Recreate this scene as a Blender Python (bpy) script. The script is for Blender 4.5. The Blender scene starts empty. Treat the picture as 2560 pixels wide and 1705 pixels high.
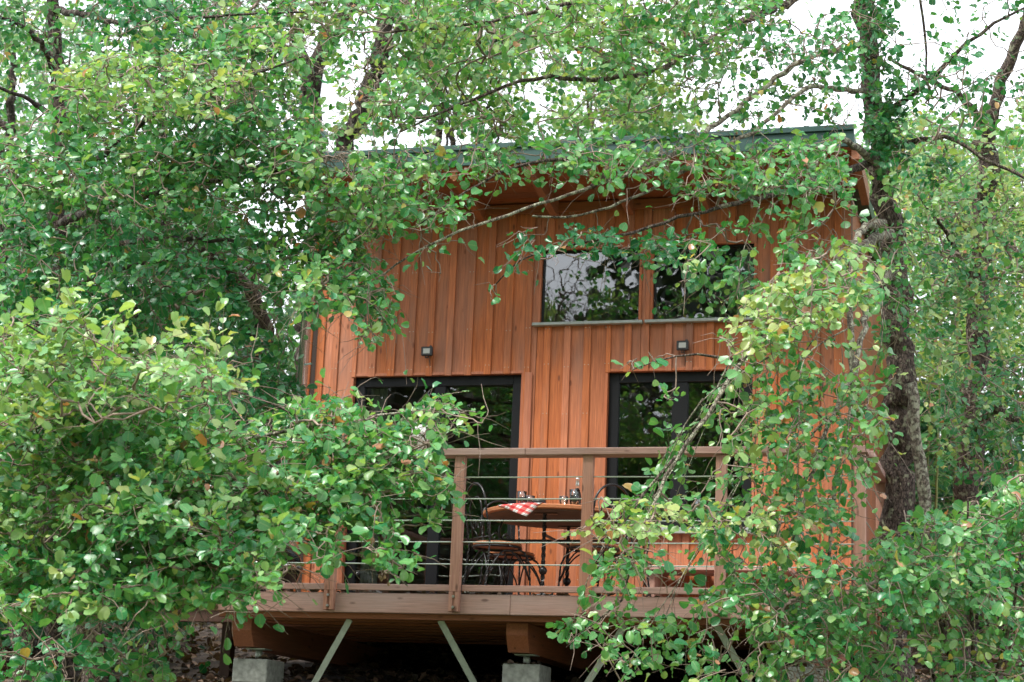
import bpy, bmesh, math, random
import numpy as np
from mathutils import Vector, Matrix

random.seed(7)
rng = np.random.default_rng(11)
scene = bpy.context.scene
COL = scene.collection
R = math.radians

# ------------------------------------------------------------------ camera
CAM_POS = np.array([5.857, -12.657, -1.245])
FPX = 4714.06
_y, _p, _r = R(16.127), R(13.034), R(2.350)
_c, _s, _cp, _sp, _cr, _sr = math.cos(_y), math.sin(_y), math.cos(_p), math.sin(_p), math.cos(_r), math.sin(_r)
_r0 = np.array([_c, _s, 0.0])
C_FWD = np.array([-_s * _cp, _c * _cp, _sp])
_u0 = np.array([_s * _sp, -_c * _sp, _cp])
C_RIGHT = _cr * _r0 + _sr * _u0
C_UP = _cr * _u0 - _sr * _r0
cd = bpy.data.cameras.new("camera")
cam = bpy.data.objects.new("camera", cd)
COL.objects.link(cam)
M = Matrix.Identity(4)
for i in range(3):
    M[i][0], M[i][1], M[i][2], M[i][3] = C_RIGHT[i], C_UP[i], -C_FWD[i], CAM_POS[i]
cam.matrix_world = M
cd.sensor_width = 36.0
cd.lens = FPX / 2560 * 36.0
cd.clip_start = 0.1
cd.clip_end = 600
cd.dof.use_dof = True
cd.dof.focus_distance = 11.6
cd.dof.aperture_fstop = 4.5
scene.camera = cam

# ------------------------------------------------------------------ sky, sun, exposure
SUN_EL, SUN_AZ = R(58), R(205)          # high, from behind the camera and a little to the left
world = bpy.data.worlds.new("World")
scene.world = world
world.use_nodes = True
wn = world.node_tree.nodes
wl = world.node_tree.links
wn.clear()
w_out = wn.new("ShaderNodeOutputWorld")
w_bg = wn.new("ShaderNodeBackground")
w_sky = wn.new("ShaderNodeTexSky")
w_sky.sky_type = 'NISHITA'
w_sky.sun_disc = False
w_sky.sun_elevation = SUN_EL
w_sky.sun_rotation = SUN_AZ
w_sky.dust_density = 4.0
w_sky.air_density = 1.0
w_mix = wn.new("ShaderNodeMixRGB")
w_mix.inputs[0].default_value = 0.86     # thin even cloud over the clear sky
w_mix.inputs[2].default_value = (8.6, 8.9, 9.4, 1)
wl.new(w_sky.outputs[0], w_mix.inputs[1])
wl.new(w_mix.outputs[0], w_bg.inputs[0])
w_bg.inputs[1].default_value = 0.058
wl.new(w_bg.outputs[0], w_out.inputs[0])

sd = bpy.data.lights.new("sun", 'SUN')
sd.energy = 1.5
sd.angle = R(14)
sd.color = (1.0, 0.97, 0.92)
sun = bpy.data.objects.new("sun", sd)
COL.objects.link(sun)
_az = R(-150)                            # direction towards the sun, from +Y clockwise
_to = Vector((math.sin(_az) * math.cos(SUN_EL), math.cos(_az) * math.cos(SUN_EL), math.sin(SUN_EL)))
sun.rotation_euler = _to.to_track_quat('Z', 'Y').to_euler()
w_sky.sun_rotation = _az

scene.view_settings.view_transform = 'Standard'
scene.view_settings.look = 'None'
scene.view_settings.exposure = 2.25
scene.view_settings.gamma = 1.0
scene.view_settings.use_curve_mapping = False
scene.cycles.max_bounces = 8
scene.cycles.transparent_max_bounces = 12
scene.cycles.diffuse_bounces = 4
scene.cycles.glossy_bounces = 4


# ------------------------------------------------------------------ measuring from the camera
def ray(px, py):
    return C_FWD + C_RIGHT * ((px - 1280) / FPX) - C_UP * ((py - 852.5) / FPX)


def at(px, py, d):
    return CAM_POS + ray(px, py) * d


def on_y(px, py, Y):
    r = ray(px, py)
    return CAM_POS + r * ((Y - CAM_POS[1]) / r[1])


def on_z(px, py, Z):
    r = ray(px, py)
    return CAM_POS + r * ((Z - CAM_POS[2]) / r[2])


def project(P):
    d = P - CAM_POS
    w = d @ C_FWD
    return 1280 + FPX * (d @ C_RIGHT) / w, 852.5 - FPX * (d @ C_UP) / w, w


def ground_z(x, y):
    y = np.asarray(y, float)
    z = np.where(y > 14, -0.83 + 0.18 * 14 + 0.10 * (y - 14), -0.83 + 0.18 * y)
    return np.maximum(z, -3.2)


# ------------------------------------------------------------------ mesh helpers
class MB:
    """Collects shapes, then links them as ONE mesh object."""

    def __init__(self):
        self.v, self.f, self.n = [], [], 0

    def add(self, v, f):
        self.v.extend([tuple(map(float, p)) for p in v])
        self.f.extend([tuple(i + self.n for i in q) for q in f])
        self.n = len(self.v)
        return self

    def box(self, x0, x1, y0, y1, z0, z1, ch=0.0):
        bm = bmesh.new()
        bmesh.ops.create_cube(bm, size=1)
        for v in bm.verts:
            v.co = Vector(((x0 + x1) / 2 + v.co.x * (x1 - x0), (y0 + y1) / 2 + v.co.y * (y1 - y0),
                           (z0 + z1) / 2 + v.co.z * (z1 - z0)))
        if ch > 0:
            bmesh.ops.bevel(bm, geom=bm.edges[:], offset=ch, segments=1, affect='EDGES')
        bm.verts.index_update()
        self.add([v.co for v in bm.verts], [[v.index for v in f.verts] for f in bm.faces])
        bm.free()
        return self

    def bar(self, a, b, w, h, up=(0, 0, 1), ch=0.0):
        a, b = Vector(a), Vector(b)
        d = (b - a)
        L = d.length
        d.normalize()
        s = d.cross(Vector(up)).normalized()
        u = s.cross(d)
        m = MB().box(-w / 2, w / 2, 0, L, -h / 2, h / 2, ch)
        self.add([a + s * p[0] + d * p[1] + u * p[2] for p in m.v], m.f)
        return self

    def tube(self, pts, rad, n=6, twist=0.0, cap=True):
        pts = [np.asarray(p, float) for p in pts]
        k = len(pts)
        if not hasattr(rad, '__len__'):
            rad = [rad] * k
        P = np.array(pts)
        T = np.gradient(P, axis=0)
        T /= np.linalg.norm(T, axis=1)[:, None] + 1e-12
        ref = np.array([0.13, 0.21, 1.0]) if abs(T[0][2]) < 0.9 else np.array([1.0, 0.1, 0.0])
        v = []
        s = np.cross(T[0], ref)
        for i in range(k):
            s = s - T[i] * (s @ T[i])
            s /= np.linalg.norm(s) + 1e-12
            u = np.cross(T[i], s)
            for j in range(n):
                a = 2 * math.pi * j / n + twist * i
                v.append(P[i] + rad[i] * (math.cos(a) * s + math.sin(a) * u))
        f = []
        for i in range(k - 1):
            for j in range(n):
                f.append((i * n + j, i * n + (j + 1) % n, (i + 1) * n + (j + 1) % n, (i + 1) * n + j))
        if cap:
            f.append(tuple(range(n))[::-1])
            f.append(tuple((k - 1) * n + j for j in range(n)))
        return self.add(v, f)

    def lathe(self, prof, c=(0, 0, 0), n=20):
        v, f = [], []
        for (r, z) in prof:
            for j in range(n):
                a = 2 * math.pi * j / n
                v.append((c[0] + r * math.cos(a), c[1] + r * math.sin(a), c[2] + z))
        for i in range(len(prof) - 1):
            for j in range(n):
                f.append((i * n + j, i * n + (j + 1) % n, (i + 1) * n + (j + 1) % n, (i + 1) * n + j))
        f.append(tuple(range(n))[::-1])
        f.append(tuple((len(prof) - 1) * n + j for j in range(n)))
        return self.add(v, f)

    def build(self, name, mat, parent=None, smooth=False):
        off = root_loc(parent)
        me = bpy.data.meshes.new(name)
        me.from_pydata([(p[0] - off[0], p[1] - off[1], p[2] - off[2]) for p in self.v], [], self.f)
        me.materials.append(mat)
        if smooth:
            me.polygons.foreach_set('use_smooth', [True] * len(me.polygons))
        me.update()
        o = bpy.data.objects.new(name, me)
        COL.objects.link(o)
        if parent:
            o.parent = parent
        return o


def root_loc(o):
    """World place of an object whose chain of parents is moved but never turned."""
    p = np.zeros(3)
    while o is not None:
        p += np.array(o.location)
        o = o.parent
    return p


def thing(name, label, cat, loc=(0, 0, 0), group=None):
    o = bpy.data.objects.new(name, None)
    COL.objects.link(o)
    o.location = [float(c) for c in loc]
    o.empty_display_size = 0.2
    return tag(o, label, cat, group)


def tag(o, label=None, cat=None, group=None, kind=None):
    if label:
        o['label'] = label
    if cat:
        o['category'] = cat
    if group:
        o['group'] = group
    if kind:
        o['kind'] = kind
    return o


# ------------------------------------------------------------------ materials
def new_mat(name):
    m = bpy.data.materials.new(name)
    m.use_nodes = True
    m.node_tree.nodes.clear()
    nt = m.node_tree
    out = nt.nodes.new("ShaderNodeOutputMaterial")
    return m, nt, out


def N(nt, kind, **kw):
    n = nt.nodes.new(kind)
    for k, v in kw.items():
        if k.startswith('i_'):
            n.inputs[k[2:].replace('_', ' ')].default_value = v
        else:
            setattr(n, k, v)
    return n


def mixrgb(nt, blend, fac, a, b):
    n = nt.nodes.new("ShaderNodeMixRGB")
    n.blend_type = blend
    for sock, val in ((n.inputs[0], fac), (n.inputs[1], a), (n.inputs[2], b)):
        if hasattr(val, 'is_linked') or hasattr(val, 'links'):
            nt.links.new(val, sock)
        elif isinstance(val, (int, float)):
            sock.default_value = val
        else:
            sock.default_value = (*val, 1) if len(val) == 3 else val
    return n.outputs[0]


def ramp(nt, fac, stops, interp='LINEAR'):
    r = nt.nodes.new("ShaderNodeValToRGB")
    r.color_ramp.interpolation = interp
    els = r.color_ramp.elements
    while len(els) < len(stops):
        els.new(0.5)
    for e, (p, c) in zip(els, stops):
        e.position = p
        e.color = (*c, 1) if len(c) == 3 else c
    nt.links.new(fac, r.inputs[0])
    return r.outputs[0]


def plain(name, col, rough=0.6, metal=0.0, noise=0.0, nscale=30, bump=0.0, spec=0.5):
    m, nt, out = new_mat(name)
    b = N(nt, "ShaderNodeBsdfPrincipled")
    b.inputs['Roughness'].default_value = rough
    b.inputs['Metallic'].default_value = metal
    b.inputs['Specular IOR Level'].default_value = spec
    b.inputs['Base Color'].default_value = (*col, 1)
    if noise or bump:
        tc = N(nt, "ShaderNodeTexCoord")
        nz = N(nt, "ShaderNodeTexNoise")
        nz.inputs['Scale'].default_value = nscale
        nz.inputs['Detail'].default_value = 6
        nt.links.new(tc.outputs['Object'], nz.inputs['Vector'])
        if noise:
            dark = tuple(c * (1 - noise) for c in col)
            lite = tuple(min(1, c * (1 + noise)) for c in col)
            nt.links.new(ramp(nt, nz.outputs[0], [(0.3, dark), (0.7, lite)]), b.inputs['Base Color'])
        if bump:
            bp = N(nt, "ShaderNodeBump")
            bp.inputs['Strength'].default_value = bump
            bp.inputs['Distance'].default_value = 0.01
            nt.links.new(nz.outputs[0], bp.inputs['Height'])
            nt.links.new(bp.outputs[0], b.inputs['Normal'])
    nt.links.new(b.outputs[0], out.inputs[0])
    return m


def wood(name, base, dark, grey, along='Z', greyness=0.25, rough=0.6, rand=0.35, grain=1.0):
    """Sawn softwood: grain along one axis, knots, and grey weathering; each object differs a little."""
    m, nt, out = new_mat(name)
    tc = N(nt, "ShaderNodeTexCoord")
    oi = N(nt, "ShaderNodeObjectInfo")
    off = N(nt, "ShaderNodeVectorMath", operation='SCALE')
    comb = N(nt, "ShaderNodeCombineXYZ")
    nt.links.new(oi.outputs['Random'], comb.inputs[0])
    nt.links.new(oi.outputs['Random'], comb.inputs[1])
    nt.links.new(oi.outputs['Random'], comb.inputs[2])
    nt.links.new(comb.outputs[0], off.inputs[0])
    off.inputs['Scale'].default_value = 37.0
    add = N(nt, "ShaderNodeVectorMath", operation='ADD')
    nt.links.new(tc.outputs['Object'], add.inputs[0])
    nt.links.new(off.outputs[0], add.inputs[1])

    def mapped(sx, sl):
        mp = N(nt, "ShaderNodeMapping")
        sc = [sx, sx, sx]
        sc['XYZ'.index(along)] = sl
        mp.inputs['Scale'].default_value = sc
        nt.links.new(add.outputs[0], mp.inputs[0])
        return mp.outputs[0]
    g1 = N(nt, "ShaderNodeTexNoise")                     # fine fibre
    g1.inputs['Scale'].default_value = 1.0
    g1.inputs['Detail'].default_value = 5
    nt.links.new(mapped(150, 5), g1.inputs['Vector'])
    g2 = N(nt, "ShaderNodeTexNoise")                     # growth rings
    g2.inputs['Scale'].default_value = 1.0
    g2.inputs['Detail'].default_value = 3
    g2.inputs['Distortion'].default_value = 1.5
    nt.links.new(mapped(42, 1.6), g2.inputs['Vector'])
    g3 = N(nt, "ShaderNodeTexNoise")                     # broad weathering
    g3.inputs['Scale'].default_value = 1.0
    g3.inputs['Detail'].default_value = 4
    nt.links.new(mapped(5, 1.1), g3.inputs['Vector'])
    kn = N(nt, "ShaderNodeTexVoronoi")                   # knots
    kn.inputs['Scale'].default_value = 1.0
    nt.links.new(mapped(11, 4.2), kn.inputs['Vector'])
    c = mixrgb(nt, 'MIX', ramp(nt, g2.outputs[0], [(0.36, (0, 0, 0)), (0.68, (1, 1, 1))]), base, dark)
    c2 = mixrgb(nt, 'MIX', 0.35, c, base)
    fib = ramp(nt, g1.outputs[0], [(0.25, (1 - .32 * grain,) * 3), (0.7, (1.06,) * 3)])
    c3 = mixrgb(nt, 'MULTIPLY', 0.85, c2, fib)
    wea = ramp(nt, g3.outputs[0], [(0.46, (0, 0, 0)), (0.82, (greyness,) * 3)])
    c4 = mixrgb(nt, 'MIX', wea, c3, grey)
    # whole-board tone
    hsv = N(nt, "ShaderNodeHueSaturation")
    mr = N(nt, "ShaderNodeMapRange")
    mr.inputs['To Min'].default_value = 1 - rand
    mr.inputs['To Max'].default_value = 1 + rand * 0.5
    nt.links.new(oi.outputs['Random'], mr.inputs['Value'])
    nt.links.new(mr.outputs[0], hsv.inputs['Value'])
    wn2 = N(nt, "ShaderNodeTexWhiteNoise", noise_dimensions='1D')
    nt.links.new(oi.outputs['Random'], wn2.inputs['W'])
    mr2 = N(nt, "ShaderNodeMapRange")
    mr2.inputs['To Min'].default_value = 0.93
    mr2.inputs['To Max'].default_value = 1.06
    nt.links.new(wn2.outputs['Value'], mr2.inputs['Value'])
    nt.links.new(mr2.outputs[0], hsv.inputs['Saturation'])
    nt.links.new(c4, hsv.inputs['Color'])
    kf = ramp(nt, kn.outputs['Distance'], [(0.07, (0.8,) * 3), (0.15, (0.0,) * 3)])
    c5 = mixrgb(nt, 'MIX', kf, hsv.outputs[0], tuple(x * 0.35 for x in dark))
    b = N(nt, "ShaderNodeBsdfPrincipled")
    b.inputs['Roughness'].default_value = rough
    b.inputs['Specular IOR Level'].default_value = 0.3
    nt.links.new(c5, b.inputs['Base Color'])
    bp = N(nt, "ShaderNodeBump")
    bp.inputs['Strength'].default_value = 0.35
    bp.inputs['Distance'].default_value = 0.004
    nt.links.new(g1.outputs[0], bp.inputs['Height'])
    nt.links.new(bp.outputs[0], b.inputs['Normal'])
    nt.links.new(b.outputs[0], out.inputs[0])
    return m


LEAF_RAMP = [(0.0, (0.005, 0.100, 0.038)), (0.30, (0.022, 0.170, 0.060)), (0.60, (0.092, 0.265, 0.080)),  # low tints hold deep-shade emerald, the upper greens pale highlights
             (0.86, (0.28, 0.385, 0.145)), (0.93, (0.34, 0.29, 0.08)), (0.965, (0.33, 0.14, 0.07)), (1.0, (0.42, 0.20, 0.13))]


def leaf_mat(name, per_object=False, rough=0.33, gain=1.0, trans=0.32, stops=LEAF_RAMP):
    m, nt, out = new_mat(name)
    if per_object:
        oi = N(nt, "ShaderNodeObjectInfo")
        sp = N(nt, "ShaderNodeSeparateColor")
        nt.links.new(oi.outputs['Color'], sp.inputs[0])
        t = sp.outputs[0]
    else:
        at_ = N(nt, "ShaderNodeAttribute", attribute_name='tint')
        t = at_.outputs['Fac']
    col = ramp(nt, t, [(p, tuple(x * gain for x in c)) for p, c in stops])
    tcn = N(nt, "ShaderNodeTexCoord")
    # midrib and side veins, in the leaf's own frame
    if per_object:
        lxy = tcn.outputs['Object']
    else:
        lxy = N(nt, "ShaderNodeAttribute", attribute_name='lxy').outputs['Vector']
    sx = N(nt, "ShaderNodeSeparateXYZ")
    nt.links.new(lxy, sx.inputs[0])

    def mth(op, a, b=None):
        n = N(nt, "ShaderNodeMath", operation=op)
        for sock, v in zip(n.inputs, (a, b)):
            if v is None:
                continue
            if isinstance(v, (int, float)):
                sock.default_value = v
            else:
                nt.links.new(v, sock)
        return n.outputs[0]
    axx = mth('ABSOLUTE', sx.outputs[0])
    fr = mth('FRACT', mth('MULTIPLY', mth('SUBTRACT', sx.outputs[1], mth('MULTIPLY', axx, .75)), 7.0))
    vein = mth('LESS_THAN', fr, .16)
    rib = mth('LESS_THAN', axx, .028)
    vm = mth('MAXIMUM', mth('MULTIPLY', vein, .45), rib)
    nz = N(nt, "ShaderNodeTexNoise")
    nz.inputs['Scale'].default_value = 55
    nz.inputs['Detail'].default_value = 3
    nt.links.new(tcn.outputs['Object'], nz.inputs['Vector'])
    col = mixrgb(nt, 'MULTIPLY', 0.5, col, ramp(nt, nz.outputs[0], [(0.3, (0.7, 0.75, 0.7)), (0.7, (1.15, 1.1, 1.05))]))
    col = mixrgb(nt, 'MIX', mth('MULTIPLY', vm, .30), col, (0.30, 0.36, 0.16))
    b = N(nt, "ShaderNodeBsdfPrincipled")
    b.inputs['Roughness'].default_value = rough
    b.inputs['Specular IOR Level'].default_value = 0.48
    nt.links.new(col, b.inputs['Base Color'])
    tr = N(nt, "ShaderNodeBsdfTranslucent")
    tcol = mixrgb(nt, 'MULTIPLY', 1.0, col, (1.9, 1.75, 0.8))
    nt.links.new(tcol, tr.inputs[0])
    mx = N(nt, "ShaderNodeMixShader")
    mx.inputs[0].default_value = trans
    nt.links.new(b.outputs[0], mx.inputs[1])
    nt.links.new(tr.outputs[0], mx.inputs[2])
    nt.links.new(mx.outputs[0], out.inputs[0])
    return m


def bark_mat(name, dark, mid, lichen, amount=0.5, scale=9.0):
    m, nt, out = new_mat(name)
    tc = N(nt, "ShaderNodeTexCoord")
    mp = N(nt, "ShaderNodeMapping")
    mp.inputs['Scale'].default_value = (1, 1, 0.35)
    nt.links.new(tc.outputs['Object'], mp.inputs[0])
    vo = N(nt, "ShaderNodeTexVoronoi", feature='DISTANCE_TO_EDGE')
    vo.inputs['Scale'].default_value = scale * 5
    nt.links.new(mp.outputs[0], vo.inputs['Vector'])
    n1 = N(nt, "ShaderNodeTexNoise")
    n1.inputs['Scale'].default_value = scale * 4
    n1.inputs['Detail'].default_value = 8
    nt.links.new(mp.outputs[0], n1.inputs['Vector'])
    n2 = N(nt, "ShaderNodeTexNoise")
    n2.inputs['Scale'].default_value = scale * 1.6
    n2.inputs['Detail'].default_value = 6
    nt.links.new(tc.outputs['Object'], n2.inputs['Vector'])
    crack = ramp(nt, vo.outputs['Distance'], [(0.0, (0, 0, 0)), (0.12, (1, 1, 1))])
    c = mixrgb(nt, 'MIX', ramp(nt, n1.outputs[0], [(0.35, (0, 0, 0)), (0.65, (1, 1, 1))]), dark, mid)
    c = mixrgb(nt, 'MULTIPLY', 0.6, c, crack)
    lf = ramp(nt, n2.outputs[0], [(0.62 - 0.25 * amount, (0, 0, 0)), (0.70 - 0.2 * amount, (1, 1, 1))])
    c = mixrgb(nt, 'MIX', lf, c, lichen)
    b = N(nt, "ShaderNodeBsdfPrincipled")
    b.inputs['Roughness'].default_value = 0.85
    b.inputs['Specular IOR Level'].default_value = 0.2
    nt.links.new(c, b.inputs['Base Color'])
    bp = N(nt, "ShaderNodeBump")
    bp.inputs['Strength'].default_value = 0.8
    bp.inputs['Distance'].default_value = 0.02
    ad = N(nt, "ShaderNodeMath", operation='ADD')
    nt.links.new(crack, ad.inputs[0])
    nt.links.new(n1.outputs[0], ad.inputs[1])
    nt.links.new(ad.outputs[0], bp.inputs['Height'])
    nt.links.new(bp.outputs[0], b.inputs['Normal'])
    nt.links.new(b.outputs[0], out.inputs[0])
    return m


def soil_mat():
    m, nt, out = new_mat('forest_soil')
    tc = N(nt, "ShaderNodeTexCoord")
    n1 = N(nt, "ShaderNodeTexNoise")
    n1.inputs['Scale'].default_value = 9
    n1.inputs['Detail'].default_value = 8
    nt.links.new(tc.outputs['Object'], n1.inputs['Vector'])
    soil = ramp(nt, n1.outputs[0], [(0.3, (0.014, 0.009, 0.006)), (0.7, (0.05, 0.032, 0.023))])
    bounce_ground = ramp(nt, n1.outputs[0], [(0.3, (0.10, 0.13, 0.045)), (0.7, (0.17, 0.19, 0.08))])  # unseen pale ground in front, added to bounce light under the deck
    sp = N(nt, "ShaderNodeSeparateXYZ")
    nt.links.new(tc.outputs['Object'], sp.inputs[0])
    n2 = N(nt, "ShaderNodeTexNoise")
    n2.inputs['Scale'].default_value = 1.3
    nt.links.new(tc.outputs['Object'], n2.inputs['Vector'])
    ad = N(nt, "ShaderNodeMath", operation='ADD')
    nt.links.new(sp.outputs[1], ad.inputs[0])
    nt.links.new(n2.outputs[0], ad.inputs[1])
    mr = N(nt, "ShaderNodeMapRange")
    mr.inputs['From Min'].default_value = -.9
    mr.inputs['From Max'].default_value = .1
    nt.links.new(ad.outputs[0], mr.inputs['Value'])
    c = mixrgb(nt, 'MIX', mr.outputs[0], bounce_ground, soil)
    b = N(nt, "ShaderNodeBsdfPrincipled")
    b.inputs['Roughness'].default_value = 0.95
    nt.links.new(c, b.inputs['Base Color'])
    bp = N(nt, "ShaderNodeBump")
    bp.inputs['Strength'].default_value = 1.0
    bp.inputs['Distance'].default_value = 0.02
    nt.links.new(n1.outputs[0], bp.inputs['Height'])
    nt.links.new(bp.outputs[0], b.inputs['Normal'])
    nt.links.new(b.outputs[0], out.inputs[0])
    return m


def glass_mat(name, tint=(0.75, 0.8, 0.78), refl=0.16):
    m, nt, out = new_mat(name)
    tr = N(nt, "ShaderNodeBsdfTransparent")
    tr.inputs[0].default_value = (*tint, 1)
    gl = N(nt, "ShaderNodeBsdfGlossy")
    gl.inputs['Roughness'].default_value = 0.0
    gl.inputs[0].default_value = (0.95, 0.97, 0.97, 1)
    lw = N(nt, "ShaderNodeFresnel")
    lw.inputs['IOR'].default_value = 1.5
    mr = N(nt, "ShaderNodeMapRange")
    mr.inputs['From Min'].default_value = 0.04
    mr.inputs['From Max'].default_value = 1.0
    mr.inputs['To Min'].default_value = refl
    mr.inputs['To Max'].default_value = 1.0
    nt.links.new(lw.outputs[0], mr.inputs['Value'])
    # panes of float glass are never quite flat
    tc = N(nt, "ShaderNodeTexCoord")
    nz = N(nt, "ShaderNodeTexNoise")
    nz.inputs['Scale'].default_value = 3.0
    nz.inputs['Detail'].default_value = 2
    nt.links.new(tc.outputs['Object'], nz.inputs['Vector'])
    bp = N(nt, "ShaderNodeBump")
    bp.inputs['Strength'].default_value = 0.05
    bp.inputs['Distance'].default_value = 0.02
    nt.links.new(nz.outputs[0], bp.inputs['Height'])
    nt.links.new(bp.outputs[0], gl.inputs['Normal'])
    mx = N(nt, "ShaderNodeMixShader")
    nt.links.new(mr.outputs[0], mx.inputs[0])
    nt.links.new(tr.outputs[0], mx.inputs[1])
    nt.links.new(gl.outputs[0], mx.inputs[2])
    nt.links.new(mx.outputs[0], out.inputs[0])
    return m


def gingham():
    m, nt, out = new_mat('checked_cloth')
    tc = N(nt, "ShaderNodeTexCoord")
    sp = N(nt, "ShaderNodeSeparateXYZ")
    nt.links.new(tc.outputs['UV'], sp.inputs[0])

    def stripe(sock):
        mu = N(nt, "ShaderNodeMath", operation='MULTIPLY')
        mu.inputs[1].default_value = 4.5
        nt.links.new(sock, mu.inputs[0])
        fr = N(nt, "ShaderNodeMath", operation='FRACT')
        nt.links.new(mu.outputs[0], fr.inputs[0])
        gt = N(nt, "ShaderNodeMath", operation='GREATER_THAN')
        gt.inputs[1].default_value = 0.5
        nt.links.new(fr.outputs[0], gt.inputs[0])
        d = N(nt, "ShaderNodeMath", operation='SUBTRACT')
        d.inputs[1].default_value = 0.25
        nt.links.new(fr.outputs[0], d.inputs[0])
        ab = N(nt, "ShaderNodeMath", operation='ABSOLUTE')
        nt.links.new(d.outputs[0], ab.inputs[0])
        ln = N(nt, "ShaderNodeMath", operation='LESS_THAN')
        ln.inputs[1].default_value = 0.035
        nt.links.new(ab.outputs[0], ln.inputs[0])
        return gt.outputs[0], ln.outputs[0]
    a, la = stripe(sp.outputs[0])
    b_, lb = stripe(sp.outputs[1])
    ad = N(nt, "ShaderNodeMath", operation='ADD')
    nt.links.new(a, ad.inputs[0])
    nt.links.new(b_, ad.inputs[1])
    hf = N(nt, "ShaderNodeMath", operation='MULTIPLY')
    hf.inputs[1].default_value = 0.5
    nt.links.new(ad.outputs[0], hf.inputs[0])
    c = ramp(nt, hf.outputs[0], [(0.0, (0.78, 0.74, 0.72)), (0.5, (0.68, 0.16, 0.14)), (1.0, (0.55, 0.025, 0.03))])
    mxl = N(nt, "ShaderNodeMath", operation='MAXIMUM')
    nt.links.new(la, mxl.inputs[0])
    nt.links.new(lb, mxl.inputs[1])
    hl = N(nt, "ShaderNodeMath", operation='MULTIPLY')
    hl.inputs[1].default_value = 0.6
    nt.links.new(mxl.outputs[0], hl.inputs[0])
    c = mixrgb(nt, 'MIX', hl.outputs[0], c, (0.06, 0.06, 0.08))
    b = N(nt, "ShaderNodeBsdfPrincipled")
    b.inputs['Roughness'].default_value = 0.9
    nt.links.new(c, b.inputs['Base Color'])
    nt.links.new(b.outputs[0], out.inputs[0])
    return m


M_CLAD = wood('larch_cladding', (0.51, 0.170, 0.068), (0.34, 0.098, 0.038), (0.21, 0.115, 0.082), greyness=0.9, rand=0.13, grain=1.7)
M_TRIM = wood('larch_trim', (0.45, 0.150, 0.065), (0.33, 0.088, 0.034), (0.3, 0.17, 0.12), greyness=0.3, rand=0.12)
M_BEAM = wood('weathered_beam', (0.50, 0.300, 0.245), (0.38, 0.215, 0.17), (0.43, 0.33, 0.30), along='X', greyness=0.8, rand=0.08, grain=1.5)
M_POST = wood('weathered_post', (0.47, 0.235, 0.165), (0.33, 0.155, 0.105), (0.47, 0.34, 0.285), along='Z', greyness=0.7, rand=0.12)
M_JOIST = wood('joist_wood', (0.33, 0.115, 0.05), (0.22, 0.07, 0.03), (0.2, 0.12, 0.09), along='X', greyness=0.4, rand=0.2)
M_GLUE = wood('glulam_wood', (0.36, 0.13, 0.06), (0.25, 0.085, 0.04), (0.2, 0.12, 0.09), along='Y', greyness=0.5, rand=0.15)
M_DECK = wood('deck_wood', (0.24, 0.12, 0.08), (0.17, 0.085, 0.06), (0.26, 0.2, 0.17), along='X', greyness=0.6, rand=0.2)
M_SHADEWOOD = wood('shade_darkened_wood', (0.10, 0.05, 0.033), (0.07, 0.034, 0.022), (0.12, 0.08, 0.06), along='Z', greyness=0.4, rand=0.1)  # colour darkened to imitate deep shade under the deck's left bay
M_TOP = wood('table_wood', (0.46, 0.19, 0.09), (0.36, 0.13, 0.06), (0.35, 0.2, 0.13), along='X', greyness=0.2, rand=0.1, rough=0.45)
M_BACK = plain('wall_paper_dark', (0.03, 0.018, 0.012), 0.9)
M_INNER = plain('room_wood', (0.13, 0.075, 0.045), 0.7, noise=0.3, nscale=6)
M_FRAME = plain('black_aluminium', (0.006, 0.0065, 0.008), 0.45, spec=.25)
M_SILL = plain('zinc_sill', (0.30, 0.33, 0.31), 0.55, 0.3, noise=0.15, nscale=20)
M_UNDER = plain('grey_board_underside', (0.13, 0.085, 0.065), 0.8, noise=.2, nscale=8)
M_GLASS = glass_mat('window_glass')
M_ROOF = plain('green_roof_metal', (0.010, 0.050, 0.040), 0.45, 0.0, noise=0.12, nscale=4)
M_CHROME = plain('steel_pipe', (0.75, 0.72, 0.70), 0.16, 1.0)
M_STEEL = plain('galvanised_steel', (0.36, 0.40, 0.33), 0.45, 0.55, noise=0.15, nscale=25)
M_BOLT = plain('zinc_bolt', (0.65, 0.65, 0.62), 0.3, 0.9)
M_CABLE = plain('steel_cable', (0.50, 0.56, 0.49), 0.4, 0.5)
M_IRON = plain('black_iron', (0.012, 0.011, 0.011), 0.35, 0.3, spec=0.6)
M_CONC = plain('concrete_block', (0.30, 0.31, 0.27), 0.9, noise=0.28, nscale=28, bump=0.5)
M_CURT = plain('curtain_cloth', (0.42, 0.46, 0.38), 0.9)
M_WHITE = plain('white_glaze', (0.78, 0.75, 0.74), 0.35)
M_LENS = plain('lamp_lens', (0.33, 0.34, 0.32), 0.35)
M_BLACK = plain('black_plastic', (0.012, 0.013, 0.014), 0.45)
M_DGLASS = glass_mat('drinking_glass', (0.95, 0.96, 0.96), 0.055)
M_WINE = plain('dark_drink', (0.012, 0.004, 0.006), 0.1)
M_BOTTLE = plain('dark_bottle_glass', (0.008, 0.008, 0.007), 0.22, spec=.3)
M_FOIL = plain('silver_foil', (0.62, 0.62, 0.62), 0.3, 0.9)
M_CHECK = gingham()
M_SOIL = soil_mat()
M_ENAMEL = plain('black_enamel', (0.008, 0.012, 0.011), 0.12)
M_LEAF = leaf_mat('alder_leaf')
M_LEAF1 = leaf_mat('alder_leaf_single', per_object=True)
M_FAR = leaf_mat('far_leaf', gain=0.9, trans=0.42, rough=0.5)
M_BAMB = leaf_mat('bamboo_leaf', gain=1.0, trans=0.4, rough=0.45)
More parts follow.
